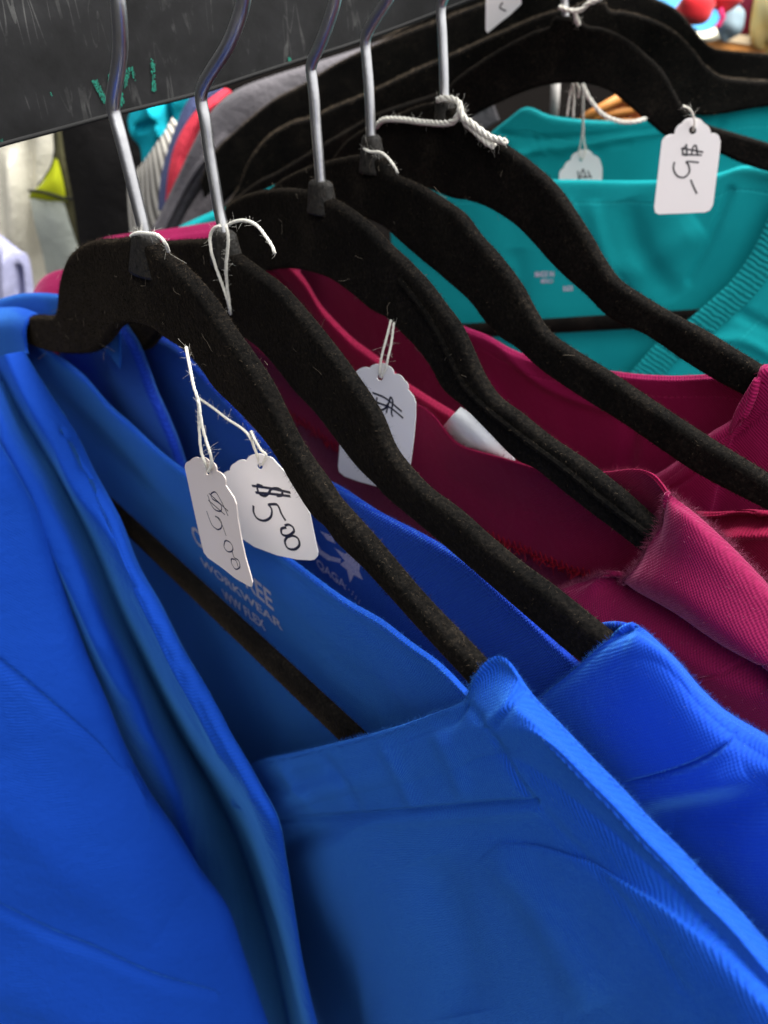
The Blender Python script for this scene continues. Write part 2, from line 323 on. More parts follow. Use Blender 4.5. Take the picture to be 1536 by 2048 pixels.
# ------------------------------------------------------------ hangers
def hanger(plane,up,lo,label,group,collar=None,hook=None,hr=.00175,bar=None,pile=26000,t=.0026,lint=0,lintreg=None,seam=None,collar_w=1.0,dustlit=.9):
    root=thing('velvet_hanger',plane.p,label,'clothes hanger',group)
    A=[plane.uh(plane.at(x,y,-t)) for x,y in cr(up,len(up)*5)]; B=[plane.uh(plane.at(x,y,t)) for x,y in cr(lo,len(lo)*5)]
    pts=A+B[::-1] if up[0][0]<up[-1][0] and lo[0][0]<lo[-1][0] else A+B
    cu=bpy.data.curves.new('c','CURVE'); cu.dimensions='2D'; cu.fill_mode='BOTH'; cu.extrude=t-.0019; cu.bevel_depth=.0019; cu.offset=-.0014; cu.bevel_resolution=3
    sp=cu.splines.new('POLY'); sp.points.add(len(pts)-1); sp.use_cyclic_u=True
    for i,(u,h) in enumerate(pts): sp.points[i].co=(u,h,0,1)
    tmp=bpy.data.objects.new('t',cu); COL.objects.link(tmp); dg=bpy.context.evaluated_depsgraph_get(); dg.update()
    me=bpy.data.meshes.new_from_object(tmp.evaluated_get(dg)); bpy.data.objects.remove(tmp)
    V=np.array([v.co[:] for v in me.vertices]); nn=plane.n if np.dot(np.cross(plane.d,plane.up),plane.n)>0 else plane.n
    W=plane.p+V[:,:1]*plane.d+V[:,1:2]*plane.up+V[:,2:3]*nn
    fc=[tuple(p.vertices) for p in me.polygons]
    body=mk('frame',W,fc,VEL,root,smooth=True)
    body.data.set_sharp_from_angle(angle=math.radians(40))
    if seam is not None:                                     # raised lip along the arm, part of the frame
        pts3=np.array([plane.at(x,y,t+.0002) for x,y in cr(seam,60)])
        V_,F_=tube_vf(pts3,.0011,8)
        import bmesh
        bm=bmesh.new(); bm.from_mesh(body.data); vs=[bm.verts.new(v-plane.p) for v in V_]
        for f in F_: bm.faces.new([vs[i] for i in f])
        bm.to_mesh(body.data); bm.free()
    if pile:
        add_pile(body,int(pile*1.5),.00080,.00007,.5)
        P,Nn=sample(body,pile*2); w=np.clip(Nn[:,2]*1.1-.10,0,1)**1.3*dustlit*.45+.02; k=RNG.random(len(P))<w; add_pile(body,0,.00060 if dustlit<2.5 else .0009,.00006 if dustlit<2.5 else .00012,.6,PN=(P[k],Nn[k]),mat=DUSTLIT if dustlit<2.5 else LITEDGE)  # up-facing velvet gets most brown fibres: dust plus painted edge light
    if collar:
        (x0,y0),(x1,y1),w0,w1=collar      # centre top, centre bottom, px widths
        a,b=plane.at(x0,y0),plane.at(x1,y1); mb=MB(); n=14; k=24; V=[];Fc=[]
        px2m=np.linalg.norm(plane.at(x0+10,y0)-plane.at(x0-10,y0))/20*.62
        for i in range(n):
            f=i/(n-1); c=a*(1-f)+b*f; w=(w0*(1-f)+w1*f)/2*px2m*collar_w
            if i==0: w*=.82
            th=np.linspace(0,2*np.pi,k,endpoint=False); dd=.0030+.0012*f-(.0006 if i==0 else 0)
            V.append(c+np.cos(th)[:,None]*w*plane.d*1.0+np.sin(th)[:,None]*dd*plane.n)
        V=np.vstack(V)
        for i in range(n-1):
            for j in range(k): Fc.append((i*k+j,(i+1)*k+j,(i+1)*k+(j+1)%k,i*k+(j+1)%k))
        Fc.append(tuple(range(k)));Fc.append(tuple((n-1)*k+j for j in range(k))[::-1])
        cobj=mk('collar',V,Fc,COLLAR,root); add_pile(cobj,3000,.0007,.00008,.8,mat=VEL); add_pile(cobj,500 if collar_w==1 else 1500,.0006,.00007,.8,mat=DUSTLIT)
    if hook:
        P=np.array([plane.at(x,y) for x,y in cr(hook,60)])
        # carry on upward and close the hook over the rail, outside the frame
        T=P[-1]-P[-2]; T/=np.linalg.norm(T); sgn=1 if T@plane.d>0 else -1
        e=P[-1]; L=.02; ext=[e+T*L*i/6 for i in range(1,7)]; c0=ext[-1]; R=.017
        cen=c0+np.array(plane.d)*(-sgn)*0+(-1)*R*plane.d*sgn; arc=[cen+R*(sgn*plane.d*math.cos(a)+plane.up*math.sin(a)) for a in np.linspace(0,3.4,26)[1:]]
        P=np.vstack([P,ext,arc]); HT.append(cen)
        mb=MB(); mb.tube(P,hr,16); mb.build('hook',STEEL,root)
    if bar:
        a,b,w=bar; a=plane.at(*a);b=plane.at(*b); mb=MB(); n=30; k=12; c=np.array([a+(b-a)*i/(n-1) for i in range(n)])
        th=np.linspace(0,2*np.pi,k,endpoint=False)+.3; V=np.vstack([q+np.cos(th)[:,None]*w*plane.up+np.sin(th)[:,None]*.0024*plane.n for q in c]); Fc=[]
        for i in range(n-1):
            for j in range(k): Fc.append((i*k+j,i*k+(j+1)%k,(i+1)*k+(j+1)%k,(i+1)*k+j))
        bo=mk('trouser_bar',V,Fc,VEL,root); add_pile(bo,int(pile*.35)+10,.0008,.00009,.6)
    if lint:
        mb=MB(); P,Nn=sample(body,lint*4); Q=px(P+plane.p); k=np.array([lintreg(q) for q in Q]); P=P[k][:lint]; Nn=Nn[k][:lint]
        for p,nn_ in zip(P,Nn):
            m=14; L=random.uniform(.0015,.006); cur=p+plane.p+nn_*.0008; d=RNG.normal(size=3); d/=np.linalg.norm(d); bend=RNG.normal(size=3)*random.uniform(.3,1.1); pts=[cur.copy()]
            for i in range(m):
                d=d+bend*.35+RNG.normal(size=3)*.18; d-= nn_*(d@nn_)*.5; d/=np.linalg.norm(d); cur=cur+d*L/m; pts.append(cur.copy())
            mb.tube(pts,random.uniform(.000022,.00004),4)
        if mb.V: tag(mb.build('lint',LINT,root),kind='stuff')
    return root
HT=[]
GH='black velvet hangers on the near rail'; GB='black velvet hangers on the far rail'
top=lambda q:(q[1]<760)
H1up=[(50,636),(90,630),(128,631),(138,615),(143,570),(150,540),(165,508),(190,488),(215,479),(255,478),(272,474),(320,482),(345,503),(380,532),(430,585),(470,645),(510,700),(550,760),(580,820),(610,880),(640,925),(665,959),(684,989),(723,1033),(760,1074),(850,1180),(950,1285),(1040,1380),(1150,1500)]
H1lo=[(40,680),(60,690),(100,703),(165,706),(185,700),(205,682),(220,660),(240,646),(265,645),(300,656),(325,675),(367,702),(395,732),(425,777),(460,812),(500,852),(544,907),(581,970),(622,1033),(649,1058),(671,1088),(704,1120),(723,1138),(760,1178),(850,1278),(940,1375),(1010,1450),(1110,1560)]
h1=hanger(P1,H1up,H1lo,'nearest black velvet hanger, dusty, inside the blue shirt, with the cream price tag',GH,
  collar=((290,466),(297,545),52,92),hook=[(299,520),(290,468),(272,395),(256,330),(240,268),(230,232),(226,212),(228,185),(236,140),(241,95),(240,50),(236,0),(230,-40)],
  dustlit=1.7,bar=((215,1010),(760,1525),.0072),lint=60,lintreg=lambda q:q[1]<760)
H2up=[(170,575),(215,520),(262,500),(310,488),(350,482),(395,479),(428,478),(455,482),(485,505),(530,538),(575,572),(625,627),(670,682),(715,742),(768,822),(798,892),(833,938),(868,974),(908,1003),(933,1022),(983,1067),(1043,1117),(1118,1172),(1193,1232),(1240,1270),(1330,1350),(1420,1430)]
H2lo=[(180,650),(220,690),(262,700),(285,700),(305,678),(330,650),(365,622),(400,625),(440,650),(505,690),(550,737),(585,782),(625,824),(670,882),(710,934),(750,974),(768,994),(818,1036),(918,1121),(993,1186),(1068,1251),(1133,1306),(1168,1332),(1260,1410),(1350,1490)]
h2=hanger(P2,H2up,H2lo,'second black velvet hanger, thin white string loop on its neck, behind the nearest one',GH,
  collar=((447,462),(455,530),52,84),hook=[(458,510),(447,460),(438,420),(428,360),(418,300),(410,240),(403,205),(402,190),(408,170),(425,140),(448,105),(466,70),(480,30),(488,0),(492,-40)],
  bar=((330,1000),(900,1520),.0055),lint=36,lintreg=top)
H3up=[(330,560),(400,520),(440,470),(458,432),(475,408),(505,390),(540,381),(580,377),(615,379),(655,390),(690,405),(740,440),(790,490),(823,520),(863,562),(898,608),(928,648),(953,700),(973,745),(1003,790),(1048,824),(1108,872),(1168,912),(1218,949),(1268,990),(1323,1040),(1400,1110),(1500,1200)]
H3lo=[(330,620),(400,620),(430,610),(455,580),(490,550),(530,540),(575,536),(610,541),(655,556),(700,587),(740,620),(768,634),(798,664),(828,694),(858,734),(883,779),(923,814),(968,859),(1028,919),(1068,939),(1118,979),(1178,1026),(1218,1056),(1283,1106),(1380,1180),(1480,1260)]
h3=hanger(P3,H3up,H3lo,'third black velvet hanger, grey plastic collar and ridged arm, in the pink-edged burgundy shirt',GH,
  collar=((641,362),(645,425),56,74),hook=[(645,400),(641,360),(637,310),(632,250),(628,190),(624,155),(622,135),(627,118),(638,95),(652,60),(664,25),(671,0),(678,-40)],
  lint=34,lintreg=top,seam=[(800,560),(840,610),(872,660),(900,715),(925,765),(965,810),(1020,855),(1080,900),(1140,945),(1200,995),(1290,1065),(1360,1120)],collar_w=1.05)
H4up=[(480,470),(520,425),(550,385),(575,362),(600,347),(645,328),(690,318),(715,312),(745,310),(775,316),(795,345),(848,370),(898,400),(938,430),(968,470),(1003,508),(1048,567),(1078,622),(1108,665),(1153,697),(1218,737),(1293,787),(1368,837),(1443,885),(1536,942),(1620,1000)]
H4lo=[(500,520),(560,500),(600,470),(640,440),(700,430),(760,450),(800,485),(843,522),(868,542),(903,572),(938,604),(968,644),(1000,677),(1028,694),(1078,739),(1158,794),(1238,844),(1318,899),(1393,949),(1468,989),(1536,1024),(1610,1070)]
h4=hanger(P4,H4up,H4lo,'fourth black velvet hanger, its arm leaving the photo between the two burgundy shoulders',GH,
  collar=((742,270),(747,345),40,76),hook=[(748,330),(742,272),(740,215),(737,160),(733,115),(731,88),(734,68),(746,45),(762,20),(778,-5),(795,-45)],
  lint=26,lintreg=top)
H5up=[(640,395),(665,345),(700,290),(735,262),(775,243),(815,226),(850,212),(880,206),(905,212),(935,234),(958,252),(1018,290),(1068,325),(1118,370),(1158,425),(1193,480),(1208,508),(1243,557),(1293,592),(1343,622),(1418,662),(1483,702),(1520,724),(1600,775)]
H5lo=[(650,440),(700,430),(740,400),(790,372),(840,372),(898,394),(935,400),(978,417),(1028,450),(1068,490),(1093,519),(1128,554),(1168,589),(1208,629),(1245,652),(1278,664),(1318,689),(1368,724),(1443,769),(1495,796),(1570,840)]
h5=hanger(P5,H5up,H5lo,'fifth black velvet hanger, thick white yarn knotted round its neck, against the teal shirt',GH,
  collar=((888,196),(893,250),38,62),hook=[(894,240),(889,195),(888,150),(886,100),(884,55),(882,25),(884,5),(895,-15),(915,-45)],
  lint=14,lintreg=top)
H6up=[(440,420),(480,392),(520,362),(560,342),(641,293),(700,258),(755,228),(820,205),(877,186),(900,172),(918,155),(968,120),(1018,90),(1068,65),(1104,52),(1110,35),(1160,38),(1170,52),(1203,57),(1248,77),(1293,112),(1323,142),(1348,187),(1368,221),(1395,241),(1418,252),(1468,267),(1536,287),(1640,318)]
H6lo=[(460,470),(540,430),(620,380),(700,335),(800,300),(880,275),(915,255),(951,228),(1000,203),(1043,184),(1088,170),(1143,164),(1193,170),(1228,185),(1258,210),(1288,235),(1308,252),(1333,271),(1362,276),(1400,285),(1440,305),(1483,325),(1536,342),(1640,370)]
h6=hanger(P6,H6up,H6lo,'black velvet hanger seen face on, large white 5 tag on its arm',GB,
  hook=[(1130,60),(1131,30),(1129,0),(1126,-60),(1140,-110)],bar=((830,668),(1440,632),.0048),pile=16000,t=.0032)
H7up=[(450,420),(485,370),(505,320),(525,290),(550,265),(590,242),(625,233),(680,208),(725,190),(768,170),(830,140),(900,110),(1000,65),(1090,28),(1150,14),(1165,5),(1200,3),(1213,22),(1240,24),(1268,30),(1318,50),(1345,68),(1368,90),(1384,110),(1398,127),(1428,150),(1468,158),(1536,161),(1640,163)]
H7lo=[(480,480),(560,400),(640,330),(720,300),(800,270),(900,220),(960,190),(1060,150),(1150,120),(1230,130),(1280,160),(1330,200),(1370,222),(1400,230),(1450,226),(1536,212),(1640,210)]
h7=hanger(P7,H7up,H7lo,'black velvet hanger directly behind the face-on one, second on the far rail',GB,
  hook=[(1182,20),(1180,-5),(1180,-40),(1190,-90)],pile=20000,t=.006,dustlit=3)
H8up=[(410,360),(425,320),(450,285),(475,262),(500,240),(550,200),(615,165),(670,130),(725,102),(800,70),(880,40),(960,10),(1060,-20),(1150,-40),(1240,-30),(1298,-2),(1340,18),(1368,48),(1386,70),(1400,86),(1420,98),(1470,104),(1536,109),(1640,112)]
H8lo=[(420,440),(470,380),(540,330),(620,260),(720,210),(820,170),(940,120),(1060,90),(1180,60),(1260,70),(1340,120),(1400,165),(1460,180),(1536,182),(1640,184)]
h8=hanger(P8,H8up,H8lo,'black velvet hanger third on the far rail, its right arm highest of all',GB,
  hook=[(1235,-20),(1235,-60),(1240,-100)],pile=18000,t=.0065,dustlit=3)
H9up=[(640,170),(680,130),(740,95),(800,60),(860,30),(930,-10),(1010,-40),(1100,-60),(1250,-60)]
H9lo=[(660,220),(720,180),(800,130),(880,95),(960,60),(1040,30),(1120,20),(1250,20)]
h9=hanger(P9,H9up,H9lo,'black velvet hanger at the very back, only its blurred left arm showing',GB,pile=9000,t=.007,dustlit=3)
# ------------------------------------------------------------ shirt A (front blue)
def on(p,x,y,s=0): return p.at(x,y,s)
sA=thing('shirt',on(P1,900,1900),'bright blue twill top on the nearest hanger, filling the bottom of the photo','shirt','shirts hung on the near rail')
rA=zs([(20,650),(105,707),(165,752),(225,817),(300,887),(370,942),(425,992),(485,1040),(560,1100),(620,1150),(700,1205),(768,1245),(830,1290),(900,1342),(960,1400)],[-.003,-.008,-.010,-.011,-.011,-.010,-.009,-.007,-.003])
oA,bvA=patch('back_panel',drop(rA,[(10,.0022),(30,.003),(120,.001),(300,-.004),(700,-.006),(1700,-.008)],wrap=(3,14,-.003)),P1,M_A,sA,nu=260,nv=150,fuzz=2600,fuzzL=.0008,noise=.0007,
  folds=[([(250,840),(400,1010),(640,1200),(850,1340)],(16,),-.0006),([(60,760),(180,880),(300,1000)],20,-.002)])
E_=[(46,705,0.335),(63,724,0.3325),(82,760,0.3296),(109,806,0.3256),(129,839,0.3226),(153,869,0.319),(170,907,0.3164),(191,943,0.3133),(219,992,0.309),(246,1041,0.305),(290,1144,0.2992),(325,1199,0.2946),(360,1264,0.2899),(435,1389,0.28),(475,1464,0.2747),(510,1524,0.2701),(545,1590,0.2655),(572,1645,0.262),(585,1736,0.2784),(610,1886,0.31),(645,2036,0.34),(690,2200,0.38)]
def sh(c,dx,dy,ds): return [(x+dx,y+dy,s+ds) for x,y,s in c]
def lin(c,s0,s1):
    n=len(c); return [(x,y,s0+(s1-s0)*i/(n-1)) for i,(x,y) in enumerate(c)]
def lk(c,zz):
    zz=np.interp(np.linspace(0,1,len(c)),np.linspace(0,1,len(zz)),zz); return [(x,y,float(a)) for (x,y),a in zip(c,zz)]
K0=sh(E_,-12,3,-.0016)
K1=lk([(10,712),(30,760),(70,830),(110,900),(150,980),(200,1060),(245,1150),(290,1240),(340,1330),(400,1440),(462,1530),(518,1620),(545,1720),(575,1860),(612,2020),(655,2200)],[.329,.323,.317,.310,.304,.298,.292,.287,.281,.275,.268,.262,.283,.31,.335,.37])
V1=lk([(-20,720),(20,800),(80,900),(130,980),(180,1080),(220,1170),(270,1280),(320,1380),(370,1480),(440,1600),(490,1720),(530,1840),(565,1980),(590,2100),(610,2200)],[.345,.345,.35,.35,.355,.36,.38,.42,.48,.56,.62,.66,.70,.70,.70])
K2=lk([(-50,730),(-10,830),(40,930),(90,1010),(140,1110),(190,1230),(240,1330),(290,1440),(330,1530),(360,1610),(378,1700),(405,1800),(430,1950),(450,2100),(460,2200)],[.318,.314,.311,.309,.309,.312,.318,.33,.345,.365,.39,.41,.43,.45,.46])
V2=lk([(-100,740),(-70,880),(-30,1000),(20,1080),(80,1200),(140,1320),(190,1420),(240,1520),(300,1640),(340,1740),(380,1850),(410,1980),(430,2100),(440,2200)],[.345,.345,.345,.345,.35,.36,.37,.38,.40,.44,.48,.50,.52,.54])
cols=[sh(E_,-14,9,.005),sh(E_,-4,3,.0012),E_,K0,K1,V1,K2,V2]
rows=Z(cols_to_rows(cols,18))
patch('front_neck_pleat',rows,P1,M_A3,sA,nu=200,nv=260,noise=.0005,wrap=False,folds=[([(x-24,y+4) for x,y,_ in E_[2:17]],5,-.0016),([(x-46,y+4) for x,y,_ in E_[4:17]],6,-.0018),([(60,800),(150,960),(260,1190),(330,1330),(430,1510)],9,-.0025),([(0,860),(90,1040),(170,1210),(260,1400)],12,.002)])
# near left panel (sleeve side)
EL=[(-20,880),(30,960),(80,1045),(130,1189),(185,1334),(235,1449),(270,1536),(340,1640),(395,1731),(440,1786),(475,1876),(500,1961),(530,2036),(570,2180)]
L0=lin(EL,.297,.37)
cols=[sh(L0,-16,0,.016),sh(L0,-3,0,.004),L0,sh(L0,-40,-8,-.007),sh(L0,-160,0,-.014),sh(L0,-330,30,-.016),sh(L0,-560,60,-.012)]
patch('sleeve',Z(cols_to_rows(cols,16)),P1,M_A3,sA,nu=260,nv=260,noise=.0012,wrap=False,seed=3,
  folds=[([(-30,1300),(50,1364),(125,1429),(200,1499),(260,1580),(300,1650)],8,-.006),([(-30,1800),(100,1866),(195,1906),(300,1951),(440,1990)],8,-.007),([(-20,1560),(80,1640),(200,1760),(330,1850)],60,.004),([(-20,1960),(120,2010),(300,2048)],50,.003)])
# left shoulder over the arm
rows=[[(-140,660,-.009),(-60,650,-.009),(0,646,-.009),(40,646,-.009),(82,652,-.009)],
 [(-140,625,-.004),(-60,614,-.004),(0,616,-.004),(40,616,-.004),(76,628,-.004)],
 [(-140,634,.002),(-60,624,.002),(0,626,.002),(36,626,.003),(58,636,.002)],
 [(-140,660,.007),(-60,652,.008),(0,652,.008),(30,654,.0075),(47,660,.006)],
 [(-140,700,.008),(-60,690,.009),(0,690,.010),(30,694,.009),(49,696,.008)],
 [(-140,730,.009),(-60,720,.010),(0,716,.011),(30,712,.010),(52,708,.009)]]
patch('shoulder_strap',rows,P1,M_A,sA,nu=90,nv=80,noise=.0003,wrap=False)
rb=zs([(-60,640),(-30,612),(0,598),(40,588),(90,586),(140,592),(190,600),(230,640)],[-.010,-.013,-.014,-.010])
patch('back_yoke',drop(rb,[(8,.003),(30,.004),(110,.003)],wrap=(0,14,-.004)),P1,M_A,sA,nu=120,nv=60,noise=.0004)
rF=[(470,1560,.009),(512,1524,.009),(600,1502,.009),(700,1479,.008),(800,1451,.007),(870,1426,.006),(915,1408,.0055),(935,1400,.005),(938,1380,.005),(948,1355,.0045),(965,1328,.003),(985,1308,.001),(1005,1306,.000),(1030,1335,0),(1060,1378,0),(1130,1453,0),(1208,1534,0),(1318,1655,0),(1428,1772,0),(1536,1890,0),(1650,2010,0),(1760,2130,0)]
def edge3(r,xc,wdy,wds,dy,ds):
    '''folded-under row, edge row and first row inside; flat hem left of xc, rolled shoulder right of it'''
    k=lambda x:min(1,max(0,(x-xc)/40+.0))
    return [[(x-2,y+10+(wdy-10)*k(x),s-.0022-(wds-.0022)*k(x)) for x,y,s in r],r,[(x,y+dy,s+.0008+(ds-.0008)*k(x)) for x,y,s in r]]
def lo_(pts,s0,s1): return zs(pts,[s0,s1])
rowsF=edge3(rF,1000,26,.009,8,.0026)+[[(x-6*min(1,max(0,(x-985)/60)),y+30,s+.0014+.0042*min(1,max(0,(x-1000)/60))) for x,y,s in rF],
 lo_([(462,1610),(620,1556),(800,1505),(920,1468),(1000,1435),(1060,1442),(1130,1505),(1208,1588),(1318,1708),(1468,1862),(1536,1942),(1700,2125),(1810,2250)],.0102,.0082),
 [(500,1650,.012),(560,1645,.012)]+lo_([(640,1625),(720,1608),(900,1568),(1030,1535),(1130,1590),(1300,1745),(1500,1955),(1700,2170),(1830,2300)],.0124,.0113),
 [(500,1740,-.040),(545,1732,-.022),(585,1722,.004),(622,1716,.0128),(680,1708,.0146)]+lo_([(780,1695),(900,1680),(1040,1665),(1180,1720),(1350,1870),(1500,2010),(1700,2230),(1830,2370)],.0148,.0140),
 [(560,1905,-.050),(610,1895,-.040),(660,1888,-.022),(692,1878,.002),(712,1866,.0145),(760,1860,.0175)]+lo_([(850,1855),(950,1850),(1120,1875),(1300,1995),(1450,2115),(1680,2340),(1860,2500)],.0176,.0171),
 [(570,2095,-.060),(630,2085,-.050),(700,2076,-.025),(736,2068,.002),(760,2064,.015),(810,2060,.0188)]+lo_([(900,2058),(1000,2065),(1200,2130),(1350,2230),(1540,2370),(1860,2600)],.0190,.0187),
 [(580,2320,-.060),(640,2310,-.050),(712,2296,-.025),(748,2288,.002),(775,2284,.0155),(820,2280,.0196)]+lo_([(900,2275),(1000,2290),(1250,2350),(1400,2420),(1600,2550),(1880,2750)],.0198,.0194)]
oF,bvF=patch('front_panel',rowsF,P1,M_A2,sA,nu=760,nv=460,vsmooth=22,vstart=4.3,nap=2500,noise=.0004,smooth=13,fuzz=5200,fuzzL=.0009,
  folds=[([(556,1641),(640,1636),(760,1628),(900,1616),(1000,1606),(1072,1603)],(6,),-.0011),([(560,1655),(700,1650),(900,1636),(1072,1618)],(12,),.0006),
   ([(1048,1384),(1022,1418),(984,1460)],6,-.0008),([(975,1452),(1010,1510),(1045,1570),(1072,1603)],7,-.0006),([(1035,1375),(1008,1410),(972,1450)],(8,),.0009),
   ([(938,1408),(955,1432),(978,1458)],7,-.0008),
   ([(1072,1606),(1150,1690),(1250,1810),(1380,2000)],10,-.0003),([(980,1700),(1100,1850),(1180,2020)],40,.0015),([(850,1720),(900,1860),(930,2030)],50,-.0018),
   ([(640,1510),(690,1580),(720,1630)],12,-.0009),([(760,1480),(800,1560),(830,1620)],14,.0008),([(560,1530),(600,1590),(640,1630)],10,.001),
   ([(860,1440),(900,1520),(930,1600)],16,.0006)])
# print inside the back neck
def text_on(txt,plane,x,y,x2,y2,size,bvh,mat,parent,name,s=-.01,off=.00025,bold=True,ux=None):
    cu=bpy.data.curves.new('t','FONT'); cu.body=txt; cu.size=1; cu.offset=.02 if bold else 0; cu.align_x='LEFT'; cu.resolution_u=3
    o=bpy.data.objects.new('t',cu); COL.objects.link(o); dg=bpy.context.evaluated_depsgraph_get(); dg.update()
    me=bpy.data.meshes.new_from_object(o.evaluated_get(dg)); bpy.data.objects.remove(o)
    V=np.array([v.co[:] for v in me.vertices]); V[:,0]-=V[:,0].min(); wd=V[:,0].max()
    a=plane.at(x,y,s); b=plane.at(x2,y2,s); e=b-a; L=np.linalg.norm(e); e/=L; up=plane.up-e*(plane.up@e); up/=np.linalg.norm(up)
    W=a+V[:,:1]/wd*L*e+V[:,1:2]*size*up
    out=[]
    for w in W:
        h=bvh.ray_cast(Vector(EYE),Vector(w-EYE)); p=np.array(h[0]) if h[0] is not None else w
        r=p-EYE; r/=np.linalg.norm(r); out.append(p-r*off)
    return np.array(out),[tuple(p.vertices) for p in me.polygons]
def prints(lines,plane,bvh,parent,s,mat=PRINT,name='neck_print'):
    mb=MB()
    for (t,x,y,x2,y2,sz) in lines: mb.add(*text_on(t,plane,x,y,x2,y2,sz,bvh,mat,parent,name,s))
    return mb.build(name,mat,parent,smooth=False)
def lineart(polys,plane,bvh,s,off=.00025):
    mb=MB()
    for poly in polys:
        pts=[]
        for x,y in poly:
            w=plane.at(x,y,s); h=bvh.ray_cast(Vector(EYE),Vector(w-EYE)); p=np.array(h[0]) if h[0] is not None else w
            r=p-EYE; r/=np.linalg.norm(r); pts.append(p-r*off)
        mb.add(np.array(pts),[tuple(range(len(pts)))])
    return mb
prints([('CHEROKEE',388,1082,548,1222,.0125),('WORKWEAR',404,1130,566,1262,.0058),('WW FLEX',448,1196,532,1262,.0068),('XL - 2XG - 2XL',446,1232,560,1318,.0036)],P1,bvA,sA,-.010)
# ------------------------------------------------------------ shirt B
sB=thing('shirt',on(P2,1100,1800),'royal blue top on the second hanger, plain flat shoulder band, behind the bright blue one','shirt','shirts hung on the near rail')
rB=zs([(240,640),(285,648),(317,667),(369,702),(420,762),(470,815),(500,852),(555,905),(615,945),(670,972),(768,1034),(868,1084),(943,1129),(1018,1194),(1080,1250),(1163,1324),(1210,1370)],[-.006,-.010,-.011,-.011,-.010,-.010,-.008,-.002])
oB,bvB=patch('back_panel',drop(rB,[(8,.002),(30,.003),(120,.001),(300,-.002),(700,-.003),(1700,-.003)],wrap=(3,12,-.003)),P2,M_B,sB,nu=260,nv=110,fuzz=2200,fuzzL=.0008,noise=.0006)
EB=lin([(246,640),(254,643),(268,669),(287,713),(314,787),(336,833),(353,874),(369,924),(400,1000),(430,1080),(470,1180)],.004,.006)
cols=[sh(EB,-8,4,-.006),EB,sh(EB,-10,4,.004),lin([(200,640),(220,700),(240,780),(275,880),(320,990),(380,1150)],.010,.010),lin([(170,640),(190,740),(210,800),(260,900),(300,1000),(330,1150)],.002,.002),lin([(100,640),(130,740),(150,800),(200,900),(230,1000),(260,1150)],.008,.006)]
patch('front_neck_pleat',cols_to_rows(cols,12),P2,M_B,sB,nu=110,nv=110,noise=.0004,wrap=False)
rf=[(940,1520,.006),(1000,1468,.006),(1085,1392,.006),(1150,1337,.005),(1205,1290,.004),(1240,1264,.002),(1262,1253,.0005),(1282,1256,0),(1310,1285,0),(1350,1330,0),(1393,1382,0),(1430,1420,0),(1468,1449,0),(1536,1489,0),(1640,1570,0),(1760,1670,0)]
rowsF=edge3(rf,1262,24,.009,8,.0045)+[
 lo_([(930,1580),(980,1545),(1100,1442),(1200,1362),(1262,1318),(1315,1330),(1393,1424),(1468,1494),(1560,1556),(1700,1670),(1800,1760)],.010,.009),
 lo_([(960,1740),(1150,1600),(1262,1545),(1380,1562),(1468,1612),(1580,1695),(1700,1800),(1820,1900)],.014,.014),
 lo_([(1010,1980),(1200,1880),(1320,1850),(1460,1880),(1600,1965),(1740,2070),(1860,2160)],.015,.015),
 lo_([(1080,2350),(1300,2250),(1500,2260),(1750,2380),(1900,2500)],.015,.015)]
patch('front_panel',rowsF,P2,M_B2,sB,nu=520,nv=340,vsmooth=16,nap=2000,noise=.0008,fuzz=3600,fuzzL=.0008,seed=5,
  folds=[([(1470,1462),(1440,1500),(1380,1535),(1310,1558),(1240,1574)],4,-.0014),([(1468,1480),(1430,1520),(1380,1549),(1300,1572)],9,.0006),([(1560,1590),(1430,1640),(1280,1650)],45,-.003),([(1200,1620),(1320,1600),(1480,1560)],30,.0015)])
rl=zs([(1180,1262),(1200,1254),(1225,1250),(1250,1252),(1275,1262)],[-.006,-.006])
patch('shoulder_seam_facing',drop(rl,[(10,-.001),(70,-.001)],wrap=(0,8,-.002)),P2,M_B,sB,nu=40,nv=30,noise=.0001)
mb=lineart([[(640,1062),(655,1080),(672,1088),(664,1072)],[(668,1095),(690,1108),(700,1100),(712,1122),(722,1120),(718,1142),(726,1160),(708,1150),(700,1165),(694,1140),(680,1128),(690,1122)],[(630,1078),(642,1100),(660,1112),(682,1118),(680,1126),(655,1120),(636,1106)]],P2,bvB,-.010)
mb.add(*text_on('QAGA',P2,634,1132,692,1180,.0058,bvB,PRINT,sB,'p',-.010)); mb.add(*text_on('. . : : :',P2,690,1170,718,1208,.005,bvB,PRINT,sB,'p',-.010)); mb.build('neck_print',PRINT,sB,smooth=False)
# ------------------------------------------------------------ shirt C (fuzzy burgundy, hanger 3)
sC=thing('shirt',on(P3,1350,1500),'burgundy top with fuzzy pink-lit edges and a white neck label, on the third hanger','shirt','shirts hung on the near rail')
rc=[(440,640),(480,665),(520,698),(549,726),(586,755),(650,790),(740,800),(800,803),(832,812),(858,829),(878,852),(901,880),(921,893),(960,906),(1020,922),(1068,936),(1130,946),(1175,948),(1218,946),(1262,942),(1293,947),(1313,960),(1332,988)]
rcs=[(x,y,-.010 if x<1200 else -.010+.006*(x-1200)/132) for x,y in rc]
bt=[(460,720),(500,770),(545,800),(575,830),(614,856),(680,905),(740,930),(790,965),(830,1000),(870,1020),(900,1036),(930,1052),(960,1068),(1000,1085),(1040,1100),(1080,1118),(1120,1135),(1150,1145),(1180,1155),(1215,1170),(1250,1180),(1290,1180),(1330,1190)]
md=[((a[0]+b[0])/2,(a[1]+b[1])/2,-.012) for a,b in zip(rc,bt)]
q1=[(x+2,y+9,s+.0018) for x,y,s in rcs]; bts=[(x,y,-.013) for x,y in bt]
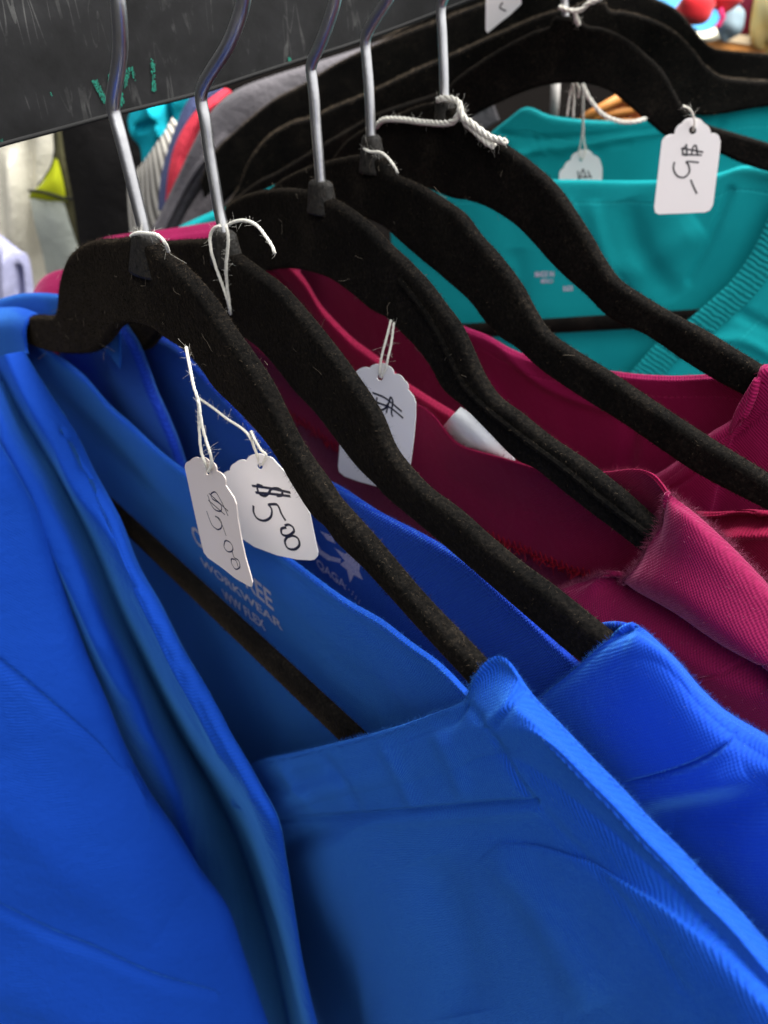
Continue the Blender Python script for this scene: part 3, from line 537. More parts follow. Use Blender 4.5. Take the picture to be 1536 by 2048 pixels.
patch('neck_facing',[[(x+2,y+12,s-.003) for x,y,s in rcs],rcs,q1,md,bts],P3,M_C2,sC,nu=260,nv=90,noise=.0005,fuzz=5200,fuzzL=.0014)
mb=MB()                                                          # overlock stitching along the facing's lower edge
zz=cr([(x,y) for x,y in bt[3:]],150)
pts=[on(P3,x+random.uniform(-1,1),y-(14 if i%2 else -2)+random.uniform(-2,2),-.0115) for i,(x,y) in enumerate(zz)]
mb.tube(pts,.00020,5)
for x,y in cr([(x,y) for x,y in bt[3:]],420):
    p=on(P3,x,y-2,-.0118); d=RNG.normal(size=3)*.0012+np.array([0,0,-.0012]); mb.tube([p,p+d*.6+RNG.normal(size=3)*.0004,p+d+RNG.normal(size=3)*.0007],.00012,4)
mb.build('overlock_stitching',RED,sC)
rcb=[(x,y-14,-.020) for x,y in bt]
patch('back_panel',drop(rcb,[(60,-.001),(300,-.002),(700,-.002)]),P3,M_C,sC,nu=120,nv=60,wrap=False)
rf=[(980,1260,.006),(1060,1210,.006),(1118,1180,.006),(1145,1170,.006),(1170,1164,.006),(1193,1153,.007),(1204,1156,.007),(1213,1166,.006),(1222,1176,.005),(1236,1168,.005),(1256,1152,.005),(1283,1124,.0045),(1298,1089,.004),(1312,1066,.0035),(1323,1050,.003),(1327,1020,.002),(1334,990,.001),(1350,1001,0),(1380,1022,0),(1420,1055,0),(1458,1089,0),(1500,1132,0),(1536,1172,0),(1640,1290,0),(1750,1420,0)]
rowsF=edge3(rf,1334,20,.008,7,.004)+[
 lo_([(970,1300),(1118,1216),(1193,1192),(1225,1202),(1262,1186),(1300,1150),(1335,1085),(1365,1058),(1420,1098),(1536,1214),(1650,1335),(1780,1470)],.009,.008),
 lo_([(1000,1420),(1130,1330),(1240,1300),(1330,1270),(1400,1240),(1480,1272),(1580,1372),(1720,1530),(1800,1620)],.013,.012),
 lo_([(1040,1570),(1200,1480),(1350,1430),(1480,1430),(1600,1530),(1750,1700),(1840,1800)],.014,.014),
 lo_([(1100,1850),(1400,1750),(1700,1880),(1900,2050)],.014,.014)]
patch('front_panel',rowsF,P3,M_C,sC,nu=460,nv=340,vsmooth=10,nap=3500,noise=.0006,fuzz=9000,fuzzL=.0016,seed=8,
  folds=[([(1205,1178),(1229,1192),(1284,1226),(1339,1258),(1393,1292),(1448,1325),(1520,1360)],(20,),-.0075),([(1290,1150),(1380,1190),(1480,1260),(1600,1350)],(40,),.003),
    ([(1380,1362),(1440,1350),(1500,1335),(1560,1318)],(3,),-.0008),([(1130,1200),(1200,1260),(1300,1330),(1360,1420)],(26,),.003)])
WL=fabric('white_satin_label',(.80,.82,.84),(.72,.75,.80),pitch=.0005,ang=90,weave=.05,sheen=.1,rough=.45,wr=.15,stint=(1,1,1))
rows=[[(921,814,-.0145),(940,828,-.014),(962,847,-.0135),(988,873,-.014),(1010,895,-.0145),(1030,920,-.015)],[(903,832,-.012),(925,853,-.0115),(950,878,-.0112),(975,902,-.012),(1000,922,-.013),(1026,935,-.014)],[(886,853,-.0155),(908,880,-.0145),(935,908,-.014),(965,930,-.0145),(995,950,-.015),(1020,960,-.0155)]]
patch('neck_label',rows,P3,WL,sC,nu=60,nv=40,wrap=False,noise=.0001,th=.0004)
# left shoulder of C beyond hanger 1
rr=[(30,660,.43),(56,610,.43),(68,577,.43),(86,554,.43),(115,541,.43),(150,538,.43),(210,542,.43)]
patch('shoulder',Z([sh(rr,5,16,.008),rr,sh(rr,0,9,-.005),sh(rr,-3,60,-.010),sh(rr,-6,170,-.006)]),P3,M_C,sC,nu=80,nv=50,noise=.0004)
# ------------------------------------------------------------ shirt D (hanger 4)
sD=thing('shirt',on(P4,1300,1300),'deep red creased top on the fourth hanger, seen between the two burgundy ones','shirt','shirts hung on the near rail')
rd=[(500,500),(560,508),(594,537),(615,563),(640,606),(669,640),(706,678),(743,706),(766,723),(806,758),(849,786),(890,812),(910,824),(960,858),(1020,890),(1090,930),(1180,975),(1280,1005),(1340,1015),(1385,1021),(1429,1024),(1475,1021),(1511,1018),(1545,1028),(1620,1040)]
patch('neck_band',drop(z(rd,-.008),[(8,.003),(30,.005),(100,.003),(300,0),(600,0)],wrap=(3,10,-.003)),P4,M_D,sD,nu=280,nv=120,noise=.0007,seed=11,fuzz=1200,fuzzL=.0008,
  folds=[([(1340,1050),(1420,1052),(1480,1045),(1560,1052)],(12,),-.007),([(1400,1095),(1443,1079),(1475,1067),(1536,1065),(1600,1066)],(8,),.004),([(520,530),(560,570),(600,620)],8,-.003)])
# ------------------------------------------------------------ shirt E (hanger 5)
sE=thing('shirt',on(P5,1400,1100),'wine red top with a smooth narrow neckband on the fifth hanger, below the teal shirt','shirt','shirts hung on the near rail')
re_=[(480,470),(560,500),(700,545),(830,605),(900,640),(938,657),(975,670),(1003,687),(1040,705),(1080,718),(1150,732),(1223,741),(1268,747),(1343,752),(1390,751),(1418,749),(1460,752),(1500,758),(1560,800),(1620,850)]
patch('back_panel',drop(zs(re_,[-.008,-.010,-.010,-.010,-.006]),[(6,.002),(26,.003),(110,.001),(300,-.002),(600,-.003)],wrap=(2,10,-.003)),P5,M_E,sE,nu=240,nv=110,noise=.0007,seed=13,fuzz=1500,fuzzL=.0008,
  folds=[([(1000,700),(1100,775),(1250,830)],8,.0012),([(960,760),(1030,880),(1060,960)],20,.003),([(1250,770),(1260,860),(1250,950)],16,-.002)])
rf=[(1000,1060,.006),(1080,1030,.006),(1150,1003,.006),(1250,972,.006),(1310,950,.006),(1363,915,.006),(1418,867,.006),(1468,837,.005),(1500,802,.004),(1512,772,.003),(1516,745,.002),(1519,726,.001),(1536,724,0),(1570,748,0),(1620,790,0),(1700,860,0)]
patch('front_panel',drop(rf,[(5,.003),(20,.005),(60,.007),(150,.008),(500,.008)],wrap=(-2,14,-.006)),P5,M_E,sE,nu=200,nv=110,noise=.0005,seed=14,fuzz=1200,fuzzL=.0007,
  folds=[([(1160,1045),(1280,1005),(1380,955),(1450,890),(1560,800)],(4,),-.0009)])
rs=[(138,570,.46),(148,530,.46),(164,502,.455),(185,485,.45),(220,473,.445),(262,467,.44),(320,460,.435),(375,452,.43),(426,444,.425),(500,432,.42),(600,425,.42)]
patch('shoulder',Z([sh(rs,2,14,.008),rs,sh(rs,0,8,-.005),sh(rs,0,40,-.010),sh(rs,0,130,-.006)]),P5,M_E,sE,nu=120,nv=50,noise=.0003)
# ------------------------------------------------------------ teal tops
sF=thing('shirt',on(P6,1200,900),'turquoise scrub top with a ribbed V neckband, nearer of the two turquoise ones','shirt','shirts hung on the far rail')
rf=[(780,400),(840,372),(905,362),(970,360),(1100,359),(1200,360),(1300,360),(1380,354),(1435,345),(1482,329),(1510,330),(1560,340),(1640,350)]
oF6,bv6=patch('back_panel',drop(z(rf,-.014),[(4,.002),(20,.003),(60,.003),(200,.002),(420,.001),(700,0)],wrap=(0,8,-.003)),P6,M_F,sF,nu=220,nv=120,noise=.0012,seed=21,
  folds=[([(1180,400),(1200,480),(1230,560)],18,.0018),([(1130,395),(1150,470),(1160,560)],12,.0014),([(1250,400),(1280,500),(1350,600)],26,-.003),([(1070,395),(1080,480)],12,.001),([(1460,380),(1420,480),(1380,560)],(8,),-.002),([(1250,560),(1330,500),(1400,450)],30,.003),([(1030,500),(1040,620)],20,-.0015)])
rf=[(1090,1010),(1150,900),(1200,815),(1264,742),(1307,693),(1340,667),(1375,641),(1414,607),(1450,575),(1478,543),(1510,492),(1536,436),(1570,370),(1610,330)]
rows=[[(x+3,y+6,.004) for x,y in rf],[(x,y,.007) for x,y in rf],[(x+8,y+5,.009) for x,y in rf],[(x+26,y+17,.010) for x,y in rf],[(x+46,y+30,.010) for x,y in rf]]
patch('ribbed_neckband',rows,P6,M_F2,sF,nu=200,nv=40,noise=.0003)
rows=[[(x+43,y+28,.0088) for x,y in rf],[(x+50,y+36,.0098) for x,y in rf],[(x+90,y+75,.012) for x,y in rf],[(x+200,y+200,.013) for x,y in rf],[(x+400,y+460,.012) for x,y in rf]]
patch('front_panel',rows,P6,M_F,sF,nu=160,nv=90,noise=.0009,wrap=False,folds=[([(1470,620),(1500,640),(1560,670)],12,-.002),([(1400,690),(1480,680),(1560,720)],12,.002)])
rs=[(330,480,-.004),(350,458,-.001),(372,446,0),(430,420,0),(500,389,0),(545,366,0),(580,352,0),(640,335,0)]
patch('shoulder',drop(rs,[(5,.003),(22,.006),(90,.007)],wrap=(2,12,-.005)),P6,M_F,sF,nu=90,nv=40,noise=.0003)
prints([('MADE IN',1070,554,1108,553,.0045),('MEXICO',1082,566,1106,566,.0035),('SIZE',1126,582,1146,581,.004)],P6,bv6,sF,-.011)
sG=thing('shirt',on(P7,1250,700),'turquoise round-neck top behind the ribbed V-neck one, below the far hangers','shirt','shirts hung on the far rail')
rg=[(860,420),(930,330),(960,290),(985,262),(1020,235),(1048,213),(1070,217),(1094,229),(1153,238),(1220,242),(1290,238),(1350,232),(1393,227),(1435,222),(1470,213),(1497,205),(1540,205),(1640,205)]
patch('back_panel',drop(z(rg,-.006),[(4,.002),(16,.003),(60,.002),(160,.002),(400,0),(700,0)],wrap=(0,7,-.003)),P7,M_F,sG,nu=200,nv=90,noise=.001,seed=22,
  folds=[([(1000,265),(1060,275),(1150,274),(1264,262),(1320,255)],(4,),-.0016),([(1020,312),(1080,302),(1153,293),(1264,272),(1350,262)],(7,),.0025),([(1060,310),(1150,304),(1260,285)],(4,),-.0016),([(1450,240),(1420,280),(1400,330)],10,-.002)])
# ------------------------------------------------------------ price tags and strings
def yarn(mb,P,r,pitch=.003,k=6,ply=3,fz=0):
    P=np.asarray(P,float); seg=np.linalg.norm(np.diff(P,axis=0),axis=1); L=seg.sum(); n=max(24,int(L/pitch*9)); P=cr(P,n)
    T=np.gradient(P,axis=0); T/=np.linalg.norm(T,axis=1)[:,None]; a=np.cross(T[0],[.2,.4,1.]); a/=np.linalg.norm(a); A=[];B=[]
    for t in T: a=a-t*(a@t); a/=np.linalg.norm(a); A.append(a.copy()); B.append(np.cross(t,a))
    A=np.array(A);B=np.array(B); ph=np.linspace(0,L/pitch*2*np.pi,n)
    for j in range(ply):
        f=ph+j*2*np.pi/ply; mb.tube(P+(np.cos(f)[:,None]*A+np.sin(f)[:,None]*B)*r*.48,r*.58,k)
    for i in range(fz):
        q=P[random.randrange(n)]; d=RNG.normal(size=3); d/=np.linalg.norm(d); l=random.uniform(.0004,.0013); b=RNG.normal(size=3)*1.2
        mb.tube([q,q+d*l*.4,q+(d+b*.5)*l*.7,q+(d+b)*l],.000022,3)
def string(name_or_parent,pts_list,plane,r=.00045,label=None,fz=20,cat='string',s=None,group=None):
    mb=MB()
    for pts in pts_list: yarn(mb,[plane.at(p[0],p[1],p[2]) for p in pts],r,pitch=r*8,fz=fz*3)
    if label is None: return mb.build('string',STRING,name_or_parent)
    o=mb.build(name_or_parent,STRING); return tag(o,label,cat,group)
def card(plane,outline,hole,s,mat,label,strokes,ink,inkr=.0003,strings=(),tilt=0,hr=5,group='scallop-topped price tags',curl=0.0):
    root=thing('price_tag',plane.at(hole[0],hole[1],s),label,'price tag',group)
    pts=[plane.uh(plane.at(x,y,s)) for x,y in outline]
    cu=bpy.data.curves.new('c','CURVE'); cu.dimensions='2D'; cu.fill_mode='BOTH'; cu.extrude=.00018
    def spl(p):
        sp=cu.splines.new('POLY'); sp.points.add(len(p)-1); sp.use_cyclic_u=True
        for i,(u,h) in enumerate(p): sp.points[i].co=(u,h,0,1)
    spl(pts); hp=[plane.uh(plane.at(hole[0]+hr*(hole[2] if len(hole)>2 else 1)*math.cos(a)*1.0,hole[1]+hr*1.1*math.sin(a),s)) for a in np.linspace(0,2*np.pi,17)[:-1]]; spl(hp)
    tmp=bpy.data.objects.new('t',cu); COL.objects.link(tmp); dg=bpy.context.evaluated_depsgraph_get(); dg.update()
    me=bpy.data.meshes.new_from_object(tmp.evaluated_get(dg)); bpy.data.objects.remove(tmp)
    V=np.array([v.co[:] for v in me.vertices]); pp=plane.p+plane.n*s
    W=pp+V[:,:1]*plane.d+V[:,1:2]*plane.up+V[:,2:3]*plane.n
    mk('card',W,[tuple(p.vertices) for p in me.polygons],mat,root,smooth=False)
    mb=MB()
    for st in strokes:
        P=np.array([plane.at(x,y,s+.00022) for x,y in cr(st,max(8,len(st)*7))]); V,Fc=tube_vf(P,inkr,6)
        q=(V-pp)@plane.n; V=V-np.outer(q-.00022-(q-.00022)*.15,plane.n)      # flattened pen line
        mb.add(V,Fc)
    if strokes: mb.build('handwriting',ink,root)
    if strings: string(root,strings,plane,r=.00042)
    return root
def scal(pts,n=7,bulge=.28):
    """pts: polyline of scallop cusps -> arcs bulging outward (left side of travel)"""
    out=[]
    for a,b in zip(pts[:-1],pts[1:]):
        a=np.array(a,float);b=np.array(b,float); e=b-a; nrm=np.array([e[1],-e[0]])
        for i in range(n):
            t=i/n; out.append(tuple(a+e*t+nrm*bulge*4*t*(1-t)))
    out.append(tuple(pts[-1])); return out
def z1(x,y): return (340+x/3.657,880+y/3.657)
# tag 1 (cream, turned edge-on)
PT1=Plane(415,940,.212,-56)
o1=scal([z1(112,200),z1(150,150),z1(215,130),z1(285,150),z1(345,225),z1(410,330)],bulge=.2)+[z1(*p) for p in [(440,375),(470,420),(488,470),(497,560),(520,700),(555,860),(590,980),(606,1040),(600,1070),(585,1070),(480,1010),(380,930),(280,860),(250,820),(225,720),(185,540),(140,330)]]
st1=[[(268,520),(285,570),(310,625),(350,655),(375,640),(375,600),(355,570),(330,558),(345,565),(380,620),(410,700)],
 [(275,400),(300,470),(330,510),(370,520),(375,480),(350,455),(310,430),(300,395),(330,380),(370,440),(400,500),(425,555)],[(285,390),(425,520)],[(280,440),(400,545)],
 [(400,740),(395,780),(420,815),(450,815),(460,790),(440,750),(410,735),(398,745)],[(455,815),(470,860),(500,880),(510,930),(480,945),(450,900),(450,870),(480,880),(500,930)]]
card(PT1,o1,(*z1(280,235),.7),0,CARD2,'cream price tag turned away, $5.00 in thin pen, inside the front blue shirt',[[z1(*p) for p in s] for s in st1],PENC,.00022,
 strings=[[(372,694,-.003),(380,735,-.001),(388,775,0),(396,800,0),(398,850,0),(402,900,.001),(410,925,.001),(416,942,-.0006)],[(397,800,.0004),(404,850,.001),(412,880,.001),(420,905,.0012),(424,925,.001),(417,943,.0008)]],hr=5)
# tag 2 (white)
PT2=Plane(520,930,.232,-42)
o2=scal([z1(388,255),z1(440,225),z1(480,165),z1(560,150),z1(620,105),z1(700,120),z1(770,155)],bulge=.16)+[z1(*p) for p in [(850,240),(920,350),(980,450),(1025,540),(1045,640),(1070,760),(1083,820),(1080,850),(1060,872),(1030,878),(930,872),(780,840),(620,780),(500,700),(440,500)]]
st2=[[(610,480),(612,530),(640,575),(690,590),(735,565),(745,520),(735,490),(720,475),(750,470),(785,475),(815,540),(845,590)],
 [(850,640),(815,650),(820,690),(860,700),(905,670),(900,640),(870,620),(840,625)],[(860,705),(840,740),(860,790),(910,800),(945,770),(935,720),(895,700),(860,710)],
 [(680,340),(640,330),(650,390),(690,410),(720,390),(740,360),(790,355),(820,375),(815,405),(780,410)],[(600,335),(740,355),(880,385)],[(625,385),(750,395),(880,412)]]
card(PT2,o2,(*z1(660,190),1),0,CARD,'white price tag with bold black $5.00, half behind the front blue neckline',[[z1(*p) for p in s] for s in st2],INK,.00048,
 strings=[[(399,797,-.010),(425,815,-.008),(455,838,-.004),(485,858,-.002),(502,878,.001),(512,905,.001),(520,931,-.0006)],[(502,862,0),(510,880,.001),(522,900,.001),(532,910,.001),(524,930,.001)]],hr=6)
# tag 3 (lilac white, behind hanger 2)
def z3(x,y): return (650+x/3.84,680+y/3.84)
PT3=Plane(760,753,.262,-50)
o3=scal([z3(235,250),z3(345,215),z3(410,185),z3(480,195),z3(530,260),z3(610,310),z3(640,380)],bulge=.18)+[z3(*p) for p in [(680,430),(698,480),(697,600),(680,780),(655,960),(620,1100),(480,1130),(390,1120),(260,1085),(150,1045),(110,1010),(103,970),(120,740),(180,400)]]
st3=[[(365,405),(460,445),(590,550)],[(400,480),(500,520),(600,600)],[(400,440),(395,480),(420,535),(455,530),(485,490)],[(470,560),(490,480),(505,440),(520,470),(510,560),(520,590)]]
card(PT3,o3,(*z3(425,285),1),0,CARD,'pale lilac price tag with a crossed-out mark, partly behind the second hanger against burgundy',[[z3(*p) for p in s] for s in st3],INK,.00042,
 strings=[[(782,640,-.003),(772,680,-.001),(764,710,.0005),(759,740,.001),(760,753,-.0006)],[(788,645,-.003),(782,690,-.001),(776,715,.0008),(772,735,.001),(762,755,.0008)]],hr=6.5)
# tag 5
def z5(x,y): return (1080+x/3.368,y/3.368)
PT5=Plane(1385,261,.345,-8)
o5=scal([z5(820,950),z5(905,905),z5(955,830),z5(1025,795),z5(1105,830),z5(1150,900),z5(1205,915)],bulge=.16)+[z5(*p) for p in [(1216,950),(1213,1000),(1165,1380),(1145,1415),(1110,1430),(800,1443),(775,1430),(769,1395)]]
st5=[[(905,1090),(900,1140),(925,1185),(970,1195),(1005,1160),(1000,1110),(985,1090),(1030,1090),(1070,1095)],[(1015,1210),(1035,1260),(1057,1305)],
 [(975,985),(960,1020),(975,1045),(1005,1040)],[(950,1000),(1020,1010),(1100,1025)],[(955,1040),(1090,1045)],[(1020,1040),(1035,985),(1050,980),(1062,1045)],[(985,970),(990,1050)]]
card(PT5,o5,(*z5(1028,878),1),0,CARD,'large white price tag with a big 5 on the face-on hanger',[[z5(*p) for p in s] for s in st5],PENC,.00042,
 strings=[[(1366,212,.012),(1376,216,.012),(1385,228,.006),(1389,245,.003),(1386,261,-.001)]],hr=7.5)
# small tag behind
PT6=Plane(1162,320,.452,-8)
o6=scal([z5(128,1190),z5(160,1130),z5(205,1080),z5(250,1025),z5(305,1010),z5(360,1045),z5(410,1095)],bulge=.16)+[z5(*p) for p in [(420,1130),(415,1300),(400,1500),(130,1500),(120,1300)]]
card(PT6,o6,(*z5(278,1072),1),0,CARD,'small grey-white price tag half sunk behind the neckline of the nearer turquoise top',[[z5(255,1150),z5(262,1210)],[z5(270,1200),z5(290,1140),z5(310,1200)],[z5(320,1150),z5(345,1200)],[z5(255,1195),z5(350,1190)]],PENC,.0004,
 strings=[[(1166,168,.004),(1165,220,.002),(1164,270,.001),(1159,300,.001),(1162,318,-.001)],[(1167,168,.004),(1167,230,.002),(1167,275,.002),(1171,303,.001),(1164,320,.001)]],hr=4)
PT7=Plane(1005,20,.40,-6)
card(PT7,[(972,-40),(1040,-45),(1043,8),(1020,30),(1000,45),(975,66),(971,60)],(1005,-30,1),0,CARD,'white price tag cut by the top edge of the photo, above the far hangers',[[(1005,5),(1000,15),(1012,22)]],PENC,.0004,hr=3)
string('string_loop',[[(262,472,.001),(275,466,.004),(300,467,.0045),(318,472,.004),(330,486,.003),(337,503,.001)]],P1,.0005,'thin white string looped round the neck of the nearest hanger',group='white strings on hanger necks')
string('string_loop',[[(440,452,.004),(427,458,.004),(420,475,.0045),(422,500,.005),(432,535,.0045),(445,570,.004),(455,600,.004),(461,628,.003)],[(452,450,.005),(456,470,.005),(455,500,.005),(452,530,.005),(454,570,.004),(459,610,.004),(461,628,.003)],
  [(452,452,.002),(470,443,.003),(492,441,.003),(515,452,.003),(533,475,.003),(544,492,.003),(550,507,.003)]],P2,.0005,'white string teardrop loop with a loose curved end on the second hanger neck',group='white strings on hanger necks')
string('string_loop',[[(728,297,.003),(740,303,.004),(762,305,.0045),(775,315,.004),(788,332,.0035),(795,346,.002)]],P4,.0005,'short white string draped over the neck of the fourth hanger',group='white strings on hanger necks')
string('yarn_knot',[[(752,256,.002),(758,246,.004),(770,239,.005),(804,239,.005),(853,245,.005),(902,245,.006),(918,228,.006),(921,212,.005),(908,199,.004),(882,197,.005),(876,200,.004)],
  [(921,215,.006),(926,233,.007),(944,247,.007),(977,272,.006),(1012,284,.006)],[(918,218,.006),(930,243,.006),(950,262,.006),(975,285,.006),(988,292,.006)]],P5,.00115,'thick fluffy white yarn tied round the neck of the fifth hanger with a frayed tail',fz=60,group='white strings on hanger necks')
string('string_loop',[[(1118,14,.005),(1135,20,.006),(1150,22,.006),(1165,18,.006),(1175,8,.006),(1190,2,.006),(1205,-6,.005)],[(1150,22,.006),(1153,38,.006),(1158,50,.005)]],P6,.0011,'white cord tangled at the top of the face-on hanger, by its hook',group='white strings on hanger necks')
string('sagging_cord',[[(1165,168,.003),(1180,198,.006),(1205,228,.007),(1240,243,.006),(1270,243,.006),(1292,237,.003)]],P6,.0011,'white cord sagging in a curve under the arch of the face-on hanger',group='white strings on hanger necks')
string('string_loop',[[(1146,168,-.006),(1140,190,-.006),(1134,232,-.006)],[(1146,168,-.006),(1148,200,-.006),(1146,236,-.006)],[(1152,165,-.006),(1158,180,-.006),(1157,196,-.006)]],P6,.0006,'two grey string ends dangling below the arch of the face-on hanger',group='white strings on hanger necks')
# ------------------------------------------------------------ black board behind the hooks
def board_mat():
    m,nt,b=nodes('scratched_black_board'); ln=nt.links.new; tc=N(nt,'ShaderNodeTexCoord')
    def scr(scale,rot,w):
        mp=N(nt,'ShaderNodeMapping'); mp.inputs['Rotation'].default_value=rot; mp.inputs['Scale'].default_value=scale; ln(tc.outputs['Object'],mp.inputs[0])
        v=N(nt,'ShaderNodeTexNoise'); v.inputs['Scale'].default_value=1; v.inputs['Detail'].default_value=2; v.inputs['Distortion'].default_value=.05; ln(mp.outputs[0],v.inputs['Vector'])
        e=math_(nt,'ABSOLUTE',math_(nt,'SUBTRACT',v.outputs[0],.5)); return math_(nt,'LESS_THAN',e,w)
    s=math_(nt,'MAXIMUM',scr((60,60,5),(.15,.1,0),.006),math_(nt,'MAXIMUM',scr((70,70,4),(.2,.7,.6),.005),math_(nt,'MAXIMUM',scr((60,60,7),(.1,-.6,.4),.004),scr((110,110,20),(.4,.2,.4),.006))))
    g=N(nt,'ShaderNodeTexNoise'); g.inputs['Scale'].default_value=34; g.inputs['Detail'].default_value=6; g.inputs['Roughness'].default_value=.65; ln(tc.outputs['Object'],g.inputs['Vector'])
    mask=math_(nt,'MULTIPLY',s,math_(nt,'MULTIPLY_ADD',g.outputs[0],4.0,-1.9,clamp=True))
    base=ramp(nt,g.outputs[0],[(.35,(.005,.005,.005)),(.55,(.014,.014,.015)),(.75,(.036,.036,.037))])
    mx=N(nt,'ShaderNodeMixRGB'); ln(mask,mx.inputs[0]); ln(base,mx.inputs[1]); mx.inputs[2].default_value=(.12,.12,.115,1); ln(mx.outputs[0],b.inputs['Base Color'])
    ln(math_(nt,'MULTIPLY_ADD',g.outputs[0],.6,.25),b.inputs['Roughness']); b.inputs['Specular IOR Level'].default_value=.3
    bp=N(nt,'ShaderNodeBump'); bp.inputs['Strength'].default_value=.5; bp.inputs['Distance'].default_value=.0006; ln(g.outputs[0],bp.inputs['Height']); ln(bp.outputs[0],b.inputs['Normal'])
    return m
BM=board_mat()
dP=P2.p-.055*P2.d; PB=Plane(*px(dP),float(((dP-EYE)@RW)[2]),38)
bd=thing('board',PB.at(400,150),'scratched black board with flecks of green paint, behind the hanger hooks','board')
def slab(name,plane,outline,t,mat,parent,bev=.0006,s=0):
    pts=[plane.uh(plane.at(x,y,s)) for x,y in outline]; n=len(pts)
    V=[];pp=plane.p+plane.n*s
    for off,ins in ((0,bev),(-bev,0),(-t,0)):
        c=np.mean(pts,axis=0)
        for u,h in pts:
            q=np.array([u,h]); dvec=(c-q); q=q+dvec/np.linalg.norm(dvec)*ins*1.4; V.append(pp+plane.d*q[0]+plane.up*q[1]+plane.n*off)
    Fc=[tuple(range(n))]+[tuple(2*n+i for i in range(n))[::-1]]
    for r in (0,1):
        for i in range(n): j=(i+1)%n; Fc.append((r*n+i,(r+1)*n+i,(r+1)*n+j,r*n+j))
    return mk(name,V,Fc,mat,parent,smooth=False)
slab('panel',PB,[(-120,331),(0,295),(120,263),(215,237),(260,226),(330,209),(395,192),(480,164),(560,138),(640,113),(723,86),(830,47),(951,0),(1010,-24),(1010,-420),(-120,-420)],.004,BM,bd)
mbx=MB(); mbx.tube([PB.at(x,y-5,.0004) for x,y in cr([(-120,331),(0,295),(120,263),(215,237),(330,209),(395,192),(480,164),(560,138),(723,86),(951,0),(1008,-23)],50)],.0007,8); mbx.build('edge_lip',simple('black_edge_trim',(.03,.03,.03),.8,.1),bd)
GP=simple('green_glitter_paint',(.01,.30,.20),.4,.5,noise=900,col2=(.003,.07,.05))
def mark(poly,dens):
    marks=MB(); p=np.array(poly,float); mn,mx=p.min(0),p.max(0)
    from math import pi
    for _ in range(dens):
        t=random.random(); i=random.random()
        a=p[0]+(p[1]-p[0])*t; b=p[3]+(p[2]-p[3])*t; c=a*(1-i)+b*i; r=random.uniform(.6,2.0)
        ang=np.sort(RNG.random(6))*2*pi; pts=[PB.at(c[0]+r*math.cos(q)*1.0,c[1]+r*1.8*math.sin(q),.0003) for q in ang]
        marks.add(np.array(pts)+PB.n*random.uniform(0,.0001),[tuple(range(6))])
    marks.build('paint_fleck',GP,bd,smooth=False)
mark([(182,160),(208,206),(213,200),(194,160)],150);mark([(301,118),(305,185),(312,180),(309,120)],110);mark([(250,140),(248,176),(254,170),(262,134)],70);mark([(262,135),(268,165),(272,160),(266,134)],30)
mark([(238,185),(242,218),(248,205),(244,184)],70);mark([(216,150),(218,200),(222,205),(220,146)],40);mark([(576,116),(578,124),(583,124),(583,116)],14);mark([(100,185),(105,200),(108,200),(104,184)],5);mark([(0,280),(2,286),(6,284),(5,277)],8)
# ------------------------------------------------------------ the rail the hooks hang on, above the frame
ht=np.array(HT[:5]); c=ht.mean(0); u_,s_,vt=np.linalg.svd(ht-c); dd=vt[0]; mb=MB(); mb.tube([c-dd*.5+np.array([0,0,.005])+dd*i*.05 for i in range(25)],.0125,20)
tag(mb.build('clothes_rail',STEEL),'chrome clothes rail just above the photo that carries the near hangers','rail')
ht=np.array(HT[5:8]); c=ht.mean(0); dd=P6.n; mb=MB(); mb.tube([c-dd*.3+np.array([0,0,.005])+dd*i*.05 for i in range(13)],.0125,20)
tag(mb.build('clothes_rail',STEEL),'chrome clothes rail just above the photo that carries the far hangers','rail')
# ------------------------------------------------------------ background garments
def bgplane(z_,a=0): return Plane(768,300,z_,a)
def cloth(name,z_,rows,col,label,cat,amp=.002,folds=(),nu=60,nv=40,a=0,col2=None,sheen=.2,mat=None,th=.0015,parent=None,noise=None):
    m=mat or fabric(name+'_cloth',col,col2,pitch=.002,weave=.3,sheen=sheen,wr=.8)
    o,_=patch(name,rows,bgplane(z_,a),m,parent,nu=nu,nv=nv,wrap=False,noise=amp if noise is None else noise,folds=folds,th=th,seed=int(z_*100))
    if parent is None: tag(o,label,cat,'garments hanging in the background')
    return o
cloth('grey_shirt',.56,[[(250,540,0),(305,455,.005),(340,385,.01),(380,300,.02),(420,225,.02),(470,180,.02),(540,153,.015),(620,128,.01),(860,50,0)],[(270,550,0),(322,465,.016),(358,392,.02),(398,310,.03),(440,240,.03),(490,200,.03),(555,172,.025),(640,145,.02),(880,80,0)],[(350,600,0),(430,500,.02),(520,420,.026),(600,330,.026),(700,270,.02),(800,230,.01),(960,150,0)],[(400,700,0),(500,600,.01),(600,500,.01),(700,400,.01),(800,350,.01),(900,300,0),(1000,240,0)]],(.14,.13,.14),'grey blurred shirt sleeve slanting up behind the second and third hooks','shirt',amp=.001,folds=[([(330,520),(420,360),(520,250),(660,180)],12,-.008),([(400,600),(480,420),(600,290),(760,210)],16,-.012),([(300,520),(380,360),(450,270)],6,.004)],nu=110,nv=70)
cloth('grey_shirt',.53,[[(335,500,0),(370,430,0),(410,370,.004),(440,330,0)],[(350,520,.006),(390,450,.012),(430,390,.012),(470,340,.006)],[(380,560,0),(430,480,.006),(470,430,.006),(520,380,0)]],(.10,.09,.095),'small darker grey garment edge beside the second hook, above the turquoise strip','shirt',amp=.0005)
